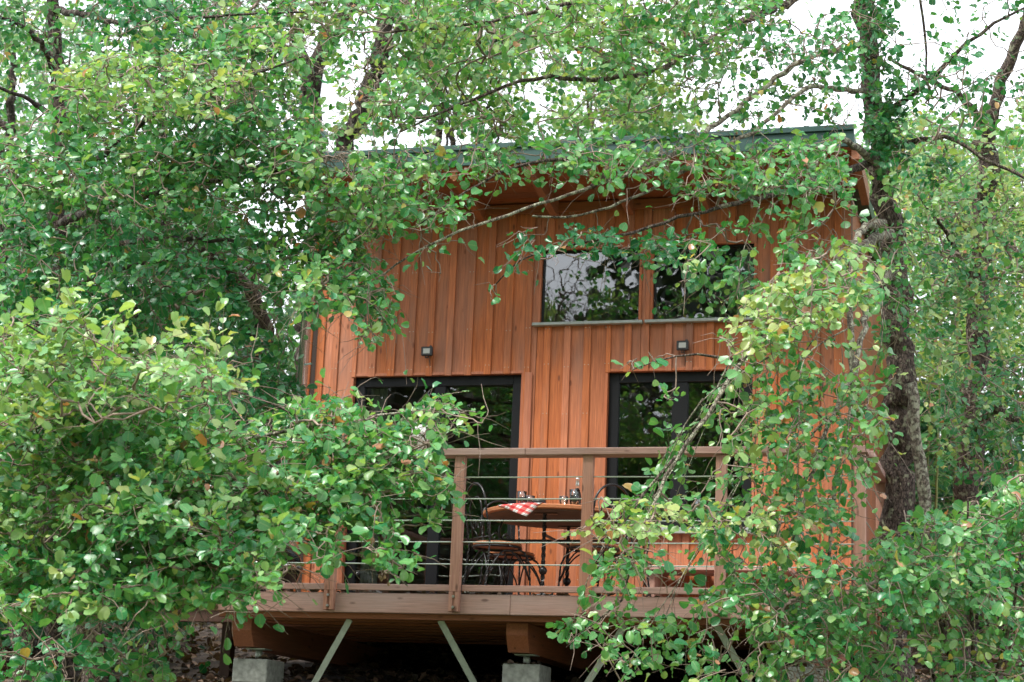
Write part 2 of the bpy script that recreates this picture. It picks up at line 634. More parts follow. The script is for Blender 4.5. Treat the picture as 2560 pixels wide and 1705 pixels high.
M_LITTER = leaf_mat('fallen_leaf', rough=0.7, trans=0.1,
                    stops=[(0, (0.025, 0.013, 0.009)), (0.6, (0.06, 0.032, 0.022)), (0.9, (0.15, 0.085, 0.055)), (1, (0.24, 0.15, 0.11))])  # brown lowered to carry the shade the litter lies in
M_BARK = bark_mat('alder_bark', (0.05, 0.038, 0.033), (0.15, 0.11, 0.092), (0.25, 0.25, 0.17), 0.24, scale=14)
M_BARKD = bark_mat('dark_bark', (0.035, 0.028, 0.025), (0.10, 0.072, 0.06), (0.18, 0.17, 0.14), 0.25)
M_BARKL = bark_mat('lichen_bark', (0.11, 0.09, 0.07), (0.24, 0.20, 0.16), (0.38, 0.37, 0.28), 0.62, scale=16)
M_TWIG = plain('twig_bark', (0.20, 0.145, 0.115), 0.8, noise=0.4, nscale=30)
M_CONE = plain('alder_cone', (0.16, 0.10, 0.05), 0.8, noise=0.4, nscale=60)

# ------------------------------------------------------------------ ground
gm = MB()
xs = np.concatenate([np.linspace(-70, -8, 18), np.linspace(-7, 10, 36), np.linspace(11, 75, 18)])
ys = np.concatenate([np.linspace(-80, -8, 20), np.linspace(-7, 12, 40), np.linspace(13, 130, 30)])
GV = []
for yv in ys:
    for xv in xs:
        b = 0.05 * math.sin(xv * 1.7 + yv * .6) + 0.04 * math.sin(yv * 2.3 - xv * .8)
        GV.append((xv, yv, float(ground_z(xv, yv)) + b * (1 if abs(yv) < 14 else 3)))
nx = len(xs)
GF = [(j * nx + i, j * nx + i + 1, (j + 1) * nx + i + 1, (j + 1) * nx + i) for j in range(len(ys) - 1) for i in range(nx - 1)]
gm.add(GV, GF)
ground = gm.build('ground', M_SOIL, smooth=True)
tag(ground, 'dark sloping soil under and behind the cabin', kind='structure')

# ------------------------------------------------------------------ the cabin
HL, HR, WY, WT = -0.273, 4.363, 2.40, 3.60
cabin = thing('wooden_cabin', 'small cabin clad in upright orange larch boards under a green metal roof', 'cabin', (2.05, 4.6, -0.1))
wall = MB()
# openings: x0, x1, z0, z1
D1 = (0.067, 1.623, 0.0, 2.12)
W1 = (1.722, 2.622, 2.530, 3.200)
W2 = (2.697, 3.590, 2.530, 3.200)
LW = (2.330, 3.590, 0.787, 2.12)
OPEN = [D1, W1, W2, LW]


def free_spans(x0, x1, z0, z1):
    """Upright spans of the column x0..x1 that no opening takes."""
    spans = [(z0, z1)]
    for (a, b, c, d) in OPEN:
        if x1 <= a + 1e-4 or x0 >= b - 1e-4:
            continue
        new = []
        for (s, e) in spans:
            if d <= s or c >= e:
                new.append((s, e))
            else:
                if c - s > 0.02:
                    new.append((s, c))
                if e - d > 0.02:
                    new.append((d, e))
        spans = new
    return spans


cuts = sorted({HL, HR, *[o[0] for o in OPEN], *[o[1] for o in OPEN]})
for a, b in zip(cuts[:-1], cuts[1:]):
    for (s, e) in free_spans(a, b, -0.12, WT):
        wall.box(a, b, WY + .030, WY + .14, s, e)
wall_front = wall.build('front_wall', M_BACK, cabin)
PITCH = 0.1743
bx = HL
# boards behind, battens in front; each a piece of its own
edges = [HL + i * PITCH for i in range(int((HR - HL) / PITCH) + 1)] + [HR]
for a, b in zip(edges[:-1], edges[1:]):
    sub = sorted({a, b, *[c for c in cuts if a < c < b]})
    for p, q in zip(sub[:-1], sub[1:]):
        if q - p < 0.012:
            continue
        for (s, e) in free_spans(p, q, -0.12, WT):
            j = random.uniform(-.004, .004)
            MB().box(p + .0015, q - .0015, WY + .004 + j * .5, WY + .0295, s, e, .002).build('board', M_CLAD, wall_front)
for i, xc in enumerate(edges[:-1]):
    w = 0.060 + random.uniform(-.004, .004)
    xa, xb = xc - w / 2, xc + w / 2
    if i == 0:
        xa, xb = HL - .004, HL + .07
    sub = sorted({xa, xb, *[c for c in cuts if xa < c < xb]})
    best = max(zip(sub[:-1], sub[1:]), key=lambda t: t[1] - t[0])
    for (s, e) in free_spans(best[0], best[1], -0.12, WT):
        if s > 1:
            s -= 0.024 + random.uniform(0, .008)        # battens hang a little below the head of the opening
            if s > 2.3 and s < 2.6:
                s += .02
        MB().box(best[0], best[1], WY - .014 + random.uniform(-.002, .002), WY + .003, s, e, .003).build('batten', M_CLAD, wall_front)
MB().box(HR - .09, HR + .004, WY - .014, WY + .003, -0.12, WT, .003).build('batten', M_CLAD, wall_front)
# nail heads, two to a batten end, in rows
nm = MB()
for xc in edges[1:-1]:
    for z in (.35, 1.05, 1.75, 2.16, 2.48, 3.0, 3.5):
        zz = z + random.uniform(-.015, .015)
        if not any(o[0] - .04 < xc < o[1] + .04 and o[2] - .03 < zz < o[3] + .02 for o in OPEN):
            for dx in (-.016, .016):
                nm.box(xc + dx - .003, xc + dx + .003, WY - .0155, WY - .008, zz - .003, zz + .003)
nm.build('nail_heads', M_STEEL, wall_front)['kind'] = 'stuff'
# side, back walls, floor
MB().box(HL, HL + .13, WY + .141, 6.6, -0.12, WT - .02).build('side_wall', M_CLAD, cabin)
MB().box(HR - .13, HR, WY + .141, 6.6, -0.12, WT - .02).build('side_wall', M_CLAD, cabin)
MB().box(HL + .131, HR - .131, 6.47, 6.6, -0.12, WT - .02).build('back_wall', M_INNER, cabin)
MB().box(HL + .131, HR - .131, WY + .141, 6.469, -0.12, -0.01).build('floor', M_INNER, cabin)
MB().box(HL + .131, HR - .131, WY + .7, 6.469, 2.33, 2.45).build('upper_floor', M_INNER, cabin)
# dark strip painted in for the shadow of the gap beside the corner
MB().box(-0.40, HL - .001, WY + .16, WY + .2, -0.12, 3.6).build('painted_gap_shadow', M_BACK, cabin)

# reveals: planks lining the openings
def reveal(o, sides, d=0.11, t=0.022):
    a, b, c, e = o
    if 'l' in sides:
        MB().box(a - .001, a + t, WY - .008, WY + d, c, e - t - .001, .002).build('reveal_board', M_TRIM, cabin)
    if 'r' in sides:
        MB().box(b - t, b + .001, WY - .008, WY + d, c, e - t - .001, .002).build('reveal_board', M_TRIM, cabin)
    if 't' in sides:
        MB().box(a, b, WY - .006, WY + d, e - t, e + .001, .002).build('reveal_board', M_TRIM, cabin)


reveal(D1, 'lrt')
reveal(W1, 'lrt')
reveal(W2, 'lrt')
reveal(LW, 'lrt')
# wide flat trims beside doors
MB().box(1.635, 1.700, WY - .019, WY - .0135, -0.1, 2.105, .002).build('trim_board', M_TRIM, cabin)
for o in (W1, W2):
    w = MB().box(o[0] - .035, o[1] + .02, WY - .055, WY + .09, o[2] - .028, o[2] - .002, .003).build('window_sill', M_SILL, cabin)
MB().box(LW[0] + .01, LW[1] + .03, WY - .055, WY + .09, LW[2] - .05, LW[2] - .002, .003).build('window_sill', M_SILL, cabin)


def glazed(name, o, fw, mulls, stile, y=0.075):
    a, b, c, e = o[0] + .023, o[1] - .023, o[2], o[3] - .023
    f = MB()
    f.box(a, a + fw, WY + y - .03, WY + y + .04, c, e, .003)
    f.box(b - fw, b, WY + y - .03, WY + y + .04, c, e, .003)
    f.box(a + fw, b - fw, WY + y - .03, WY + y + .04, e - fw, e, .003)
    f.box(a + fw, b - fw, WY + y - .03, WY + y + .04, c, c + fw, .003)
    fr = f.build(name, M_FRAME, cabin)
    xs_ = [a + fw] + [m for m in mulls] + [b - fw]
    for m in mulls:
        MB().box(m - stile / 2, m + stile / 2, WY + y - .022, WY + y + .03, c + fw, e - fw, .003).build('stile', M_FRAME, fr)
    for i, (p, q) in enumerate(zip(xs_[:-1], xs_[1:])):
        p2 = p + (stile / 2 if i > 0 else 0)
        q2 = q - (stile / 2 if i < len(xs_) - 2 else 0)
        yy = WY + y + (.012 if i % 2 else 0)
        MB().add([(p2, yy, c + fw), (q2, yy, c + fw), (q2, yy, e - fw), (p2, yy, e - fw)], [(0, 1, 2, 3)]).build('pane', M_GLASS, fr)
    return fr


door = glazed('sliding_door', D1, 0.085, [0.862], 0.10)
MB().box(0.80, 0.815, WY + .03, WY + .053, 0.95, 1.15, .003).build('door_handle', M_FRAME, door)
glazed('upper_window', W1, 0.012, [], 0.0, y=.06)
glazed('upper_window', W2, 0.012, [], 0.0, y=.06)
glazed('sliding_window', LW, 0.085, [2.955], 0.13)
# roof
roof = MB()
RX0, RX1 = -0.28, 4.47
ry0, ry1 = 1.50, 7.0
zf, zb_ = 3.665, 3.30
roof.add([(RX0, ry0, zf + .02), (RX1, ry0, zf + .02), (RX1, ry1, zb_ + .02), (RX0, ry1, zb_ + .02),
          (RX0, ry0, zf + .15), (RX1, ry0, zf + .15), (RX1, ry1, zb_ + .15), (RX0, ry1, zb_ + .15)],
         [(3, 2, 1, 0), (4, 5, 6, 7), (0, 1, 5, 4), (1, 2, 6, 5), (2, 3, 7, 6), (3, 0, 4, 7)])
roof_o = roof.build('roof', M_ROOF, cabin)
MB().box(RX0 - .01, RX1 + .01, ry0 - .022, ry0 - .002, zf - .005, zf + .165, .004).build('fascia', M_ROOF, roof_o)
MB().box(RX0 - .012, RX1 + .012, ry0 - .040, ry0 - .0225, zf + .125, zf + .172, .004).build('fascia_cap', M_ROOF, roof_o)


def roof_under(y):
    return zf + .018 + (zb_ - zf) * (y - ry0) / (ry1 - ry0)


for i in range(7):                                       # soffit boards
    y0, y1 = ry0 + i * .128, ry0 + (i + 1) * .128 - .004
    v = [(RX0, y0, roof_under(y0) - .004), (RX1, y0, roof_under(y0) - .004), (RX1, y1, roof_under(y1) - .004), (RX0, y1, roof_under(y1) - .004)]
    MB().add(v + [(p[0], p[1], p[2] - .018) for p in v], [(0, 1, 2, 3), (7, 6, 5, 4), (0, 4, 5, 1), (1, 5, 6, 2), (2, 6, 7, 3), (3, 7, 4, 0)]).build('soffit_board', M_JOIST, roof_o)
for i in range(8):
    x = -0.15 + i * 0.658
    v = []
    for (y, h) in ((ry0 + .02, .09), (WY - .03, .15)):
        z = roof_under(y) - .024
        v += [(x, y, z), (x + .06, y, z), (x + .06, y, z - h), (x, y, z - h)]
    MB().add(v, [(0, 1, 2, 3), (7, 6, 5, 4), (0, 4, 5, 1), (1, 5, 6, 2), (2, 6, 7, 3), (3, 7, 4, 0)]).build('rafter', M_GLUE, roof_o)
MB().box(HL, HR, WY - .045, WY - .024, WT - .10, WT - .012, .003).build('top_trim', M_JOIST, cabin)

# stainless flue beside the left corner
pX, pY = -0.355, WY - .06
dp = MB().lathe([(.058, .12), (.058, 4.3), (.075, 4.31), (.075, 4.42), (0, 4.46)], (pX, pY, 0), 24).build('flue_pipe', M_CHROME, cabin, smooth=True)
for z in (1.62, 2.71, 3.4):
    MB().lathe([(.0585, -.02), (.0625, -.018), (.0625, .018), (.0585, .02)], (pX, pY, z), 24).build('pipe_clamp', M_CHROME, dp, smooth=True)

# curtains and the room behind the panes
def curtain(name, x0, x1, y, z0, z1):
    v, f = [], []
    n = 40
    for i in range(n + 1):
        x = x0 + (x1 - x0) * i / n
        yy = y + .018 * math.sin(i * 1.05) + .006 * math.sin(i * 2.7)
        v += [(x, yy, z0), (x, yy, z1)]
    for i in range(n):
        f.append((2 * i, 2 * i + 2, 2 * i + 3, 2 * i + 1))
    return MB().add(v, f).build(name, M_CURT, None, smooth=True)


tag(curtain('curtain', 0.175, 0.335, WY + .20, 0.02, 2.05),
    'pale grey green curtain drawn to the left edge behind the lower sliding door', 'curtain', 'curtains behind the panes')
tag(curtain('curtain', 3.40, 3.56, WY + .17, 2.46, 3.18),
    'pale curtain at the right edge of the right upper window', 'curtain', 'curtains behind the panes')

# ------------------------------------------------------------------ deck
L = 0.933
deck = thing('wooden_deck', 'weathered wooden deck with cable railing along the front of the cabin', 'deck', (2.3, 1.2, -0.15))
DX0, DX1 = -0.06, 4.73
for i in range(13):
    x0, x1 = i * .0, 0
    y0 = 0.075 + i * .178
    MB().box(DX0 + .01, DX1 - .01, y0, y0 + .172, -.028, 0.0, .002).build('deck_board', M_DECK, deck)
MB().box(DX0, 2.26, 0.005, 0.07, -.146, -.007, .004).build('rim_beam', M_BEAM, deck)
MB().box(2.262, DX1, 0.005, 0.07, -.147, -.008, .004).build('rim_beam', M_BEAM, deck)
for i in range(9):                                       # joists run along the front, one behind the other
    y0 = 0.074 + i * .285
    MB().box(DX0 + .1, DX1 - .02, y0, y0 + .055, -.185 + (0.002 if i % 2 else 0), -.031, .003).build('joist', M_JOIST, deck)
for k in range(5):                                       # toe rail between the posts
    MB().box(k * L + .042, (k + 1) * L - .042, -.012, .022, .012, .056, .003).build('toe_rail', M_BEAM, deck)
for k in range(6):
    hw = .037
    x = k * L
    ps = MB()
    ps.box(x - hw, x + hw, -.058, -.004, .004, .962, .003)
    ps.box(x - hw, x - .0085, -.058, -.004, -.135, .0035, .003)
    ps.box(x + .0085, x + hw, -.058, -.004, -.135, .0035, .003)
    ps.box(x - .0083, x + .0083, -.044, -.004, -.13, .0035)
    pst = ps.build('railing_post', M_POST, deck)
    for z in (-.03, -.105):
        MB().tube([(x, -.068, z), (x, -.040, z)], .0105, 6).build('bolt', M_BOLT, pst)
MB().box(-.05, 2.35, -.085, .055, .963, 1.012, .004).build('handrail', M_BEAM, deck)
MB().box(2.352, 4.72, -.085, .055, .962, 1.011, .004).build('handrail', M_BEAM, deck)
for z in (.815, .661, .508, .355, .199):
    pts = []
    for k in range(6):
        pts.append((k * L, -.023, z))
        if k < 5:
            pts.append(((k + .5) * L, -.023, z - .0025))
    MB().tube(pts, .0048, 5).build('cable', M_CABLE, deck)
# side railings going back to the wall
for sx in (-.03, 4.70):
    MB().box(sx - .05, sx + .05, .06, 2.3, .955, 1.0, .004).build('handrail', M_BEAM, deck)
    MB().box(sx - .035, sx + .035, 1.15, 1.21, -.02, .953, .003).build('railing_post', M_POST, deck)
    for z in (.815, .661, .508, .355, .199):
        MB().tube([(sx, -.0, z), (sx, 2.3, z)], .0048, 5).build('cable', M_CABLE, deck)
# main beams under deck and cabin, with shaped noses
for xb in (0.17, 2.262, 4.20):
    w = .078
    prof = [(0.20, -.187), (0.20, -.27), (0.27, -.385), (6.4, -.43), (6.4, -.187)]
    v = [(xb - w, y, z) for y, z in prof] + [(xb + w, y, z) for y, z in prof]
    n = len(prof)
    f = [tuple(range(n)), tuple(range(2 * n - 1, n - 1, -1))] + [(i, n + i, n + (i + 1) % n, (i + 1) % n) for i in range(n)]
    MB().add(v, f).build('main_beam', M_GLUE, deck)
# flat steel braces down to the pier feet
for (x0, z0, x1, z1) in ((1.03, -.185, 0.52, -1.05), (1.71, -.18, 2.16, -.95), (3.05, -.185, 2.52, -.97), (3.67, -.16, 4.10, -.9)):
    MB().bar((x0, .15, z0), (x1, .15 + .12, z1), .046, .008, up=(0, 1, 0)).build('brace', M_STEEL, deck)

for i, (px, lab) in enumerate(((0.24, 'concrete block pier with a steel post under the left main beam'),
                               (2.29, 'concrete block pier with a steel post under the middle main beam'),
                               (4.29, 'concrete block pier half behind leaves under the right main beam'))):
    z0 = -.475 + (0.0, .01, .035)[i]
    yb = 0.24
    pier = thing('concrete_pier', lab, 'pier', (px, yb + .17, float(ground_z(0, yb))), 'concrete piers under the deck')
    MB().box(px - .135, px + .135, yb, yb + .33, z0 - .17, z0, .006).build('block', M_CONC, pier)
    MB().box(px - .137, px + .133, yb + .002, yb + .332, z0 - .345, z0 - .173, .006).build('block', M_CONC, pier)
    MB().box(px - .135, px + .135, yb, yb + .33, z0 - .60, z0 - .348, .006).build('block', M_CONC, pier)
    MB().tube([(px, yb + .15, z0), (px, yb + .15, -.40)], .026, 12).build('steel_post', M_STEEL, pier, smooth=True)
    MB().box(px - .075, px + .075, yb + .08, yb + .22, -.4, -.392).build('head_plate', M_STEEL, pier)
# second row far below
for i, px in enumerate((1.22, 3.2)):
    yb = 3.2
    pier = thing('concrete_pier', ('small dark pier far back under the cabin, left', 'small dark pier far back under the cabin, right')[i],
                 'pier', (px, yb + .15, float(ground_z(0, yb))), 'concrete piers under the deck')
    MB().box(px - .15, px + .15, yb, yb + .3, -.50, -.33, .006).build('block', M_CONC, pier)
    MB().tube([(px, yb + .15, -.33), (px, yb + .15, -.2)], .026, 10).build('steel_post', M_STEEL, pier, smooth=True)

# ------------------------------------------------------------------ furniture on the deck
def iron_rod(pts, r=.0086):
    """Twisted square iron rod through a polyline, resampled so the twist reads."""
    P = np.array(pts, float)
    d = np.concatenate([[0], np.cumsum(np.linalg.norm(np.diff(P, axis=0), axis=1))])
    n = max(4, int(d[-1] / .018))
    t = np.linspace(0, d[-1], n)
    Q = np.stack([np.interp(t, d, P[:, i]) for i in range(3)], 1)
    return MB().tube(Q, r, 4, twist=.55)


def arc(c, r, a0, a1, n=12, plane='XZ'):
    out = []
    for i in range(n + 1):
        a = a0 + (a1 - a0) * i / n
        if plane == 'XZ':
            out.append((c[0] + r * math.cos(a), c[1], c[2] + r * math.sin(a)))
        else:
            out.append((c[0] + r * math.cos(a), c[1] + r * math.sin(a), c[2]))
    return out


def make_chair():
    """Round-seated wrought iron chair, back towards local -Y."""
    t = thing('iron_chair', 'x', 'chair', (0, 0, 0), 'iron chairs round the table')
    MB().lathe([(.0, .452), (.178, .452), (.185, .458), (.185, .470), (.178, .476), (0, .476)], n=28).build('seat', M_TOP, t, True)
    ring = [(.182 * math.cos(a), .182 * math.sin(a), .441) for a in np.linspace(0, 2 * math.pi, 29)]
    MB().tube(ring, .010, 6).build('seat_ring', M_IRON, t, True)
    fx, fy = .135, .135
    for sx in (-1, 1):                                   # front legs
        iron_rod([(sx * .11, .12, .435), (sx * .15, .16, .40), (sx * .175, .185, .32), (sx * .18, .19, .2), (sx * .19, .20, 0)]).build('leg', M_IRON, t)
    for sx in (-1, 1):                                   # rear legs rise into the back
        iron_rod([(sx * .20, -.21, 0), (sx * .175, -.17, .25), (sx * .165, -.155, .46), (sx * .168, -.20, .72)]).build('leg', M_IRON, t)
    yb = -.20
    back = [(-.168, -.20, .72)] + [(.168 * math.cos(a), -.205 - .012 * math.sin(a), .735 + .175 * math.sin(a)) for a in np.linspace(math.pi, 0, 17)] + [(.168, -.20, .72)]
    bf = MB().tube(back, .009, 6).build('back_frame', M_IRON, t, True)
    inner = [(-.09, -.165, .50), (-.095, -.18, .62)] + [(.095 * math.cos(a), -.2, .71 + .10 * math.sin(a)) for a in np.linspace(math.pi, 0, 13)] + [(.095, -.18, .62), (.09, -.165, .50)]
    MB().tube(inner, .006, 5).build('inner_arch', M_IRON, t, True)
    for sx in (-1, 1):                                   # scrolls
        sc = []
        for i in range(26):
            a = i / 25 * 2.6 * math.pi
            r = .052 * (1 - i / 32)
            sc.append((sx * (.045 + r * math.cos(a) * .8), -.182, .60 + r * math.sin(a)))
        sc = [(0, -.165, .50), (sx * .03, -.17, .54)] + sc
        MB().tube(sc, .0055, 5).build('scroll', M_IRON, t, True)
    MB().tube([(-.165, -.158, .50), (0, -.168, .505), (.165, -.158, .50)], .007, 5).build('back_rail', M_IRON, t, True)
    feet = [(-.17, -.165), (.17, -.165), (.178, .188), (-.178, .188)]
    for k in range(4):                                   # arched braces between the legs
        (ax, ay), (bx_, by) = feet[k], feet[(k + 1) % 4]
        pts = []
        for i in range(13):
            s = i / 12
            h = .20 + .215 * math.sin(math.pi * s) ** .7
            pull = 1 - .18 * math.sin(math.pi * s)
            pts.append(((ax + (bx_ - ax) * s) * pull, (ay + (by - ay) * s) * pull, h))
        MB().tube(pts, .0065, 5).build('arched_brace', M_IRON, t, True)
    return t


TC = (2.25, 1.30)
chair0 = make_chair()
chairs = [((1.86, 1.00), 'iron chair with wooden seat at the left front of the table, back to the viewer'),
          ((1.80, 1.60), 'iron chair at the left rear of the table, mostly behind the left front chair'),
          ((2.60, 1.06), 'iron chair right of the table beside the railing post, front one of the pair'),
          ((2.66, 1.60), 'iron chair at the right rear of the table, mostly hidden by leaves')]
for i, ((x, y), lab) in enumerate(chairs):
    if i == 0:
        t = chair0
    else:
        t = chair0.copy()
        COL.objects.link(t)
        for ch in chair0.children:
            c = ch.copy()
            COL.objects.link(c)
            c.parent = t
    ang = math.atan2(TC[1] - y, TC[0] - x) - math.pi / 2
    t.location = (x, y, 0.0)
    t.rotation_euler = (0, 0, ang + (0.12, -.2, -.1, .15)[i])
    t['label'] = lab

table = thing('round_table', 'round wooden table on twisted black iron legs, seen from below', 'table', (TC[0], TC[1], 0))
MB().lathe([(0, .705), (.565, .705), (.58, .711), (.58, .733), (.572, .740), (0, .740)], (TC[0], TC[1], 0), 48).build('tabletop', M_TOP, table)
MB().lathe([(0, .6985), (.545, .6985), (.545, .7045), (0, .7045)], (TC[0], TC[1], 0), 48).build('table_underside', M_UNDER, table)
for yy in (-.37, .37):
    lg = MB()
    lg.v, lg.f, lg.n = [], [], 0
    y0 = TC[1] + yy
    r_ = iron_rod([(TC[0] - .01, y0, 0), (TC[0] - .01, y0, .690)], .017)
    lg = r_.build('leg', M_IRON, table)
    MB().lathe([(.0, -.034), (.024, -.024), (.034, 0), (.024, .024), (0, .034)], (TC[0] - .01, y0, .265), 12).build('leg_knob', M_IRON, lg, True)
    MB().box(TC[0] - .09, TC[0] + .09, y0 - .02, y0 + .02, .690, .698).build('top_bracket', M_IRON, table)
    MB().tube([(TC[0] - .3, y0, .01), (TC[0] - .2, y0, .06), (TC[0], y0, .09), (TC[0] + .2, y0, .06), (TC[0] + .3, y0, .01)], .011, 6).build('foot', M_IRON, table, True)
MB().bar((TC[0] - .42, TC[1] - .0, .535), (TC[0] + .42, TC[1] - .0, .535), .02, .02).build('cross_bar', M_IRON, table)
MB().bar((TC[0] - .01, TC[1] - .37, .535), (TC[0] - .01, TC[1] + .37, .535), .018, .018).build('cross_bar', M_IRON, table)
for sx in (-1, 1):
    MB().tube([(TC[0] + sx * .42, TC[1], .535), (TC[0] + sx * .46, TC[1], .56), (TC[0] + sx * .47, TC[1], .62), (TC[0] + sx * .44, TC[1], .704)], .010, 6).build('bar_scroll', M_IRON, table, True)

# napkin: lies on the top and hangs over the near edge in a point
nk = MB()
nd = np.array([C_FWD[0], C_FWD[1]])
nd = -nd / np.linalg.norm(nd)                            # from the table centre towards the viewer
ncx, ncy = on_z(1266, 1255, .742)[:2]
ang_n = math.atan2(ncy - TC[1], ncx - TC[0])
n_ = 22
verts, uvs = [], []
for i in range(n_ + 1):
    for j in range(n_ + 1):
        u, v_ = i / n_, j / n_
        # square turned by 45 degrees: s along the edge, q outwards
        s = (u - v_) * .26
        q = (u + v_ - 1) * .15
        s += max(0, q) * .80
        qq = q
        rr = .56 + qq - .02
        a = ang_n + s / .58
        if rr <= .578:
            p = (TC[0] + rr * math.cos(a), TC[1] + rr * math.sin(a), .7435)
        else:
            drop = rr - .578
            k = .584 + .02 * math.sin(s * 22) * min(1, drop * 8)
            p = (TC[0] + k * math.cos(a), TC[1] + k * math.sin(a), .7435 - drop * .92)
        verts.append(p)
        uvs.append((u, v_))
fs = [(i * (n_ + 1) + j, (i + 1) * (n_ + 1) + j, (i + 1) * (n_ + 1) + j + 1, i * (n_ + 1) + j + 1) for i in range(n_) for j in range(n_)]
nko = nk.add(verts, fs).build('napkin', M_CHECK, smooth=True)
uvl = nko.data.uv_layers.new(name='UVMap')
for li, lp in enumerate(nko.data.loops):
    uvl.data[li].uv = uvs[lp.vertex_index]
sm = nko.modifiers.new('thickness', 'SOLIDIFY')
sm.thickness = .0015
tag(nko, 'red and white checked napkin hanging over the table edge', 'napkin')

TZ = .741


def on_table(px, py):
    p = on_z(px, py, TZ)
    d = np.array([p[0] - TC[0], p[1] - TC[1]])
    r = np.linalg.norm(d)
    if r > .525:
        d *= .525 / r
    return TC[0] + d[0], TC[1] + d[1]


def tumbler(x, y, h, r, fill, label, group='glasses on the table'):
    t = thing('drinking_glass', label, 'glass', (x, y, TZ), group)
    MB().lathe([(r * .82, 0), (r * .9, h * .4), (r, h), (r * .94, h), (r * .84, h * .4), (r * .74, .008), (0, .008)], (x, y, TZ), 18).build('glass_body', M_DGLASS, t, True)
    if fill > 0:
        MB().lathe([(r * .72, .0085), (r * .82, h * fill)], (x, y, TZ), 18).build('drink', M_WINE, t, True)
    return t


xg, yg = on_table(1282, 1256)
tumbler(xg, yg, .098, .037, .55, 'glass half filled with dark drink, leftmost on the table')
xg, yg = on_table(1311, 1256)
tumbler(xg, yg, .062, .036, .45, 'low glass with a little dark drink behind the checked napkin')
xg, yg = on_table(1411, 1258)
tumbler(xg, yg, .060, .034, 0, 'empty low glass in front of the bottle on the table')
xg, yg = on_table(1438, 1262)
tumbler(xg, yg, .115, .040, .62, 'tall glass of dark drink standing right in front of the bottle')
xg, yg = on_table(1442, 1268)
xg, yg = 2.437, 1.12
bt = thing('bottle', 'dark glass bottle with silver foil neck on the table', 'bottle', (xg, yg, TZ))
MB().lathe([(0, 0), (.030, 0), (.031, .02), (.031, .115), (.026, .14), (.015, .165), (.0125, .20), (0, .20)], (xg, yg, TZ), 18).build('glass_body', M_BOTTLE, bt, True)
MB().lathe([(.0150, .172), (.0138, .205), (.0135, .238), (.015, .239), (.015, .250), (0, .250)], (xg, yg, TZ), 16).build('foil', M_FOIL, bt, True)
xd, yd = on_table(1343, 1258)
dish = thing('dish', 'small black dish with a thin stick standing in it on the table', 'dish', (xd, yd, TZ))
MB().lathe([(0, 0), (.044, 0), (.048, .03), (.043, .03), (.040, .008), (0, .008)], (xd, yd, TZ), 20).build('bowl', M_BLACK, dish, True)
MB().tube([(xd - .005, yd, TZ + .01), (xd - .02, yd - .01, TZ + .095)], .0018, 5).build('stick', M_IRON, dish)

bench = thing('wooden_bench', 'low wooden bench along the wall below the wide window', 'bench', (3.25, 2.15, 0))
for i, y0 in enumerate((1.95, 2.10, 2.24)):
    MB().box(2.70, 3.95, y0, y0 + .135, .395, .43, .004).build('slat', M_BEAM, bench)
for x in (2.80, 3.78):
    MB().box(x, x + .07, 2.0, 2.34, 0, .394, .004).build('leg', M_POST, bench)

gx, gy = -0.19, 1.50
grill = thing('kettle_grill', 'black kettle grill with a chrome band at the left end of the deck', 'grill', (gx, gy, 0))
MB().lathe([(0, .12), (.12, .14), (.22, .22), (.255, .33), (.255, .335)], (gx, gy, 0), 28).build('bowl', M_ENAMEL, grill, True)
MB().lathe([(.258, .31), (.266, .32), (.266, .345), (.258, .355)], (gx, gy, 0), 28).build('rim_band', M_CHROME, grill, True)
MB().lathe([(.257, .356), (.24, .42), (.18, .49), (.08, .525), (0, .53)], (gx, gy, 0), 28).build('lid', M_ENAMEL, grill, True)
for a in (0.3, 2.4, 4.5):
    MB().tube([(gx + .15 * math.cos(a), gy + .15 * math.sin(a), .17), (gx + .24 * math.cos(a), gy + .24 * math.sin(a), 0)], .011, 8).build('leg', M_CHROME, grill)
# the deck's narrow left bay that carries the grill
for i in range(7):
    y0 = .86 + i * .205
    MB().box(-.82, DX0 + .007, y0, y0 + .198, -.028, 0.0, .002).build('deck_board', M_DECK, deck)
MB().box(-.80, DX0 + .09, .90, .955, -.16, -.031, .003).build('joist', M_SHADEWOOD, deck)
MB().box(-.80, DX0 + .09, 2.1, 2.155, -.16, -.031, .003).build('joist', M_SHADEWOOD, deck)
MB().box(-.62, -.53, 1.6, 1.69, -.8, -.031, .003).build('prop_post', M_SHADEWOOD, deck)
MB().bar((-.56, 1.64, -.72), (-.05, 1.64, -.2), .07, .05, up=(0, 1, 0)).build('brace', M_SHADEWOOD, deck)

pot = thing('white_pot', 'tall white pot standing on the handrail behind leaves', 'pot', (0.0, 0, 0))
px_, _, _ = on_y(1049, 1110, -.01)
pot.location = (px_, -.012, 1.012)
MB().lathe([(0, 1.013), (.052, 1.013), (.060, 1.10), (.062, 1.19), (.056, 1.19), (.05, 1.17), (0, 1.17)], (px_, -.012, 0), 24).build('pot_body', M_WHITE, pot, True)

